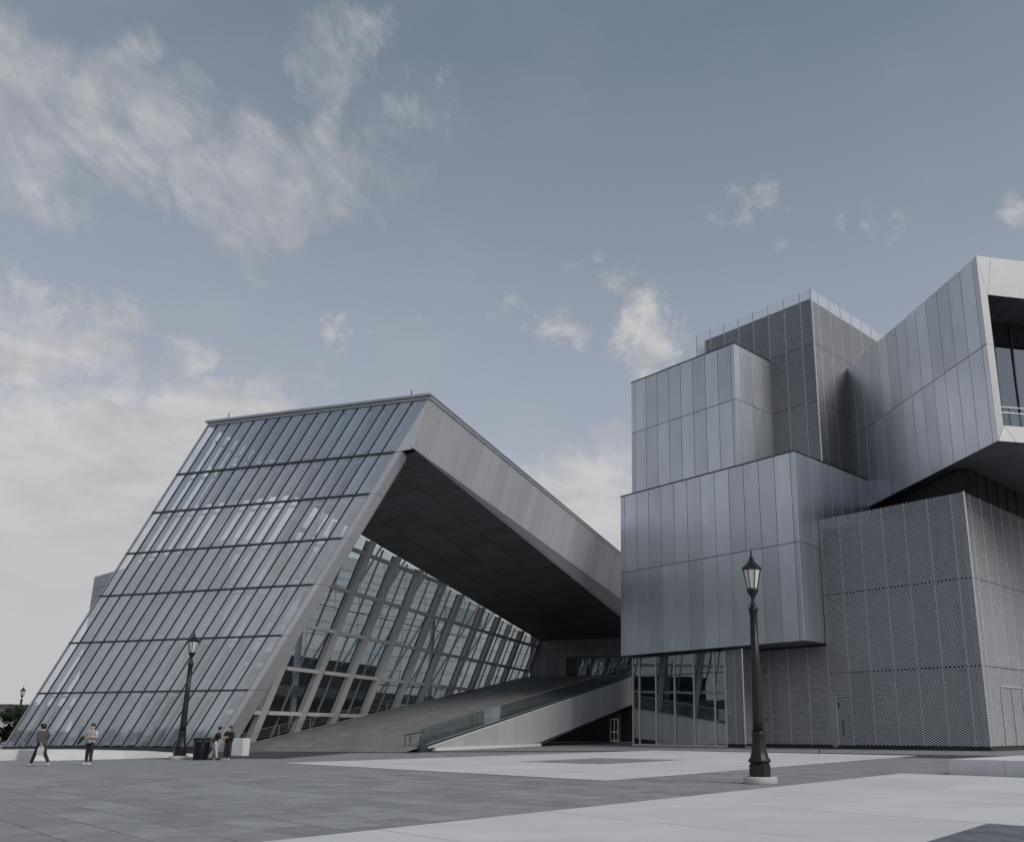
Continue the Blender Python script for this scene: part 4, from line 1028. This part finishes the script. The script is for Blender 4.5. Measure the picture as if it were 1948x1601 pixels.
    ball('nose', fc + fw_ * .012 - Vector((0, 0, .012)), (.013, .022, .022), 'skin', t, loc, rz, n=8)
    ball('mouth', fc - Vector((0, 0, .055)) + fw_ * .002, (.024, .012, .007), 'cloth_pale', t, loc, rz, n=8)
    for q in (-1, 1):
        ball('eye', fc + sd_ * q * .031 + Vector((0, 0, .018)) - fw_ * .004, (.012, .01, .007), 'lens_black', t, loc, rz, n=8)
        ball('ear', hc + sd_ * q * .082 - Vector((0, 0, .012)), (.012, .02, .03), 'skin', t, loc, rz, n=8)
    return t
STAND = dict(pelvis=(0, 0, .93), chest=(0, .01, 1.28), neck=(0, .0, 1.46), head=(0, .02, 1.55), crown=(0, .02, 1.64),
             shl=(-.18, 0, 1.39), shr=(.18, 0, 1.39), ell=(-.24, -.02, 1.12), elr=(.24, -.02, 1.12), wrl=(-.24, .06, .88), wrr=(.24, .06, .88),
             hipl=(-.09, 0, .88), hipr=(.09, 0, .88), knl=(-.10, .02, .49), knr=(.10, .02, .49), anl=(-.11, 0, .085), anr=(.11, 0, .085))
def pose(**k): d = dict(STAND); d.update(k); return d
# man striding to the left, jacket hanging open, cap
p1 = pose(pelvis=(0, 0, .90), chest=(0, .03, 1.25), neck=(0, .06, 1.43), head=(0, .09, 1.53), crown=(0, .10, 1.62), shl=(-.20, .02, 1.37), shr=(.20, .02, 1.37),
          ell=(-.25, -.12, 1.12), elr=(.26, .12, 1.10), wrl=(-.25, -.30, .88), wrr=(.25, .26, .92),
          hipl=(-.09, .02, .86), hipr=(.09, -.02, .86), knl=(-.09, .20, .50), knr=(.10, -.14, .48), anl=(-.09, .36, .085), anr=(.10, -.42, .13), tipr=-.3, hem=.16)
person('person in dark checked jacket and flat cap striding past the low wall', (-23.7, 36.6, 0), R(68), p1, 'cloth_check', 'cloth_dark', 'white_shoe', hat=True, wide=1.12)
bag1 = prism('carrier_bag', [(-23.62, 36.20, .46), (-23.38, 36.24, .45), (-23.37, 36.24, .72), (-23.45, 36.23, .83), (-23.54, 36.22, .83), (-23.60, 36.20, .72)], (-.02, .10, 0), 'bag_white')
tag(bag1, 'small white carrier bag held by the striding person in the cap', 'bag')
bm = bmesh.new(); bm.from_mesh(bag1.data); bmesh.ops.bevel(bm, geom=list(bm.edges), offset=.02, segments=2, affect='EDGES'); bm.to_mesh(bag1.data); bm.free()
# person standing with arms folded over a dark bag
p2 = pose(ell=(-.27, .02, 1.14), elr=(.27, .02, 1.14), wrl=(-.04, .20, 1.16), wrr=(.06, .21, 1.10), look=(-.5, .85, 0), sleeve=.8)
person('person with black hair in pale printed sweatshirt standing with folded arms', (-22.62, 38.2, 0), R(168), p2, 'cloth_print', 'cloth_dark', 'white_shoe', wide=1.1)
sl = skin('shoulder_bag', [(-.22, -.28, 1.20, .06), (-.30, -.27, 1.06, .075), (-.40, -.24, .94, .045), (-.50, -.22, .84, .02)], [(0, 1), (1, 2), (2, 3)], 'cloth_black', None, (-22.60, 38.22, 0), 0)
tag(sl, 'dark slim bag held against the printed sweatshirt', 'bag')
# couple close together looking at a screen
p3 = pose(pelvis=(0, -.06, .90), chest=(0, .06, 1.24), neck=(0, .13, 1.40), head=(0, .18, 1.50), crown=(0, .20, 1.58), shl=(-.18, .08, 1.34), shr=(.18, .08, 1.34), ell=(-.20, .16, 1.08), elr=(.22, .20, 1.08), wrl=(-.08, .36, 1.14), wrr=(.10, .38, 1.14),
          knl=(-.10, -.06, .48), knr=(.10, .06, .48), anl=(-.12, -.26, .085), anr=(.11, .12, .085), sleeve=.35)
person('person in black top and pale trousers leaning close to a companion', (-19.98, 44.35, 0), R(-72), p3, 'cloth_black', 'cloth_pale', 'cloth_black', wide=1.05, h=1.66)
p4 = pose(ell=(-.27, .06, 1.10), elr=(.26, .04, 1.10), wrl=(-.06, .24, 1.12), wrr=(.10, .24, 1.08), look=(.4, .9, 0))
person('person in loose black jacket and wide dark trousers facing the camera', (-19.45, 44.6, 0), R(172), p4, 'cloth_black', 'cloth_dark', 'cloth_pale', wide=1.28, h=1.64, flare=1.45)

# ================================================================== BIRD
bd = thing('bird', 'tiny dark bird standing on the white paving before the mesh wall', 'bird', (12.2, 52.4, .018))
bl = Vector((12.2, 52.4, .018))
skin('body', [(0, -.12, .15, .012), (0, -.05, .17, .035), (0, .03, .20, .045), (0, .07, .26, .025), (0, .09, .29, .026), (0, .14, .285, .006)], [(0, 1), (1, 2), (2, 3), (3, 4), (4, 5)], 'cloth_black', bd, bl, R(160), root=2)
for q in (-.02, .02): tube('leg', bl + Vector((q, 0, 0)), bl + Vector((q, 0, .15)), .006, 'iron', bd, n=5)
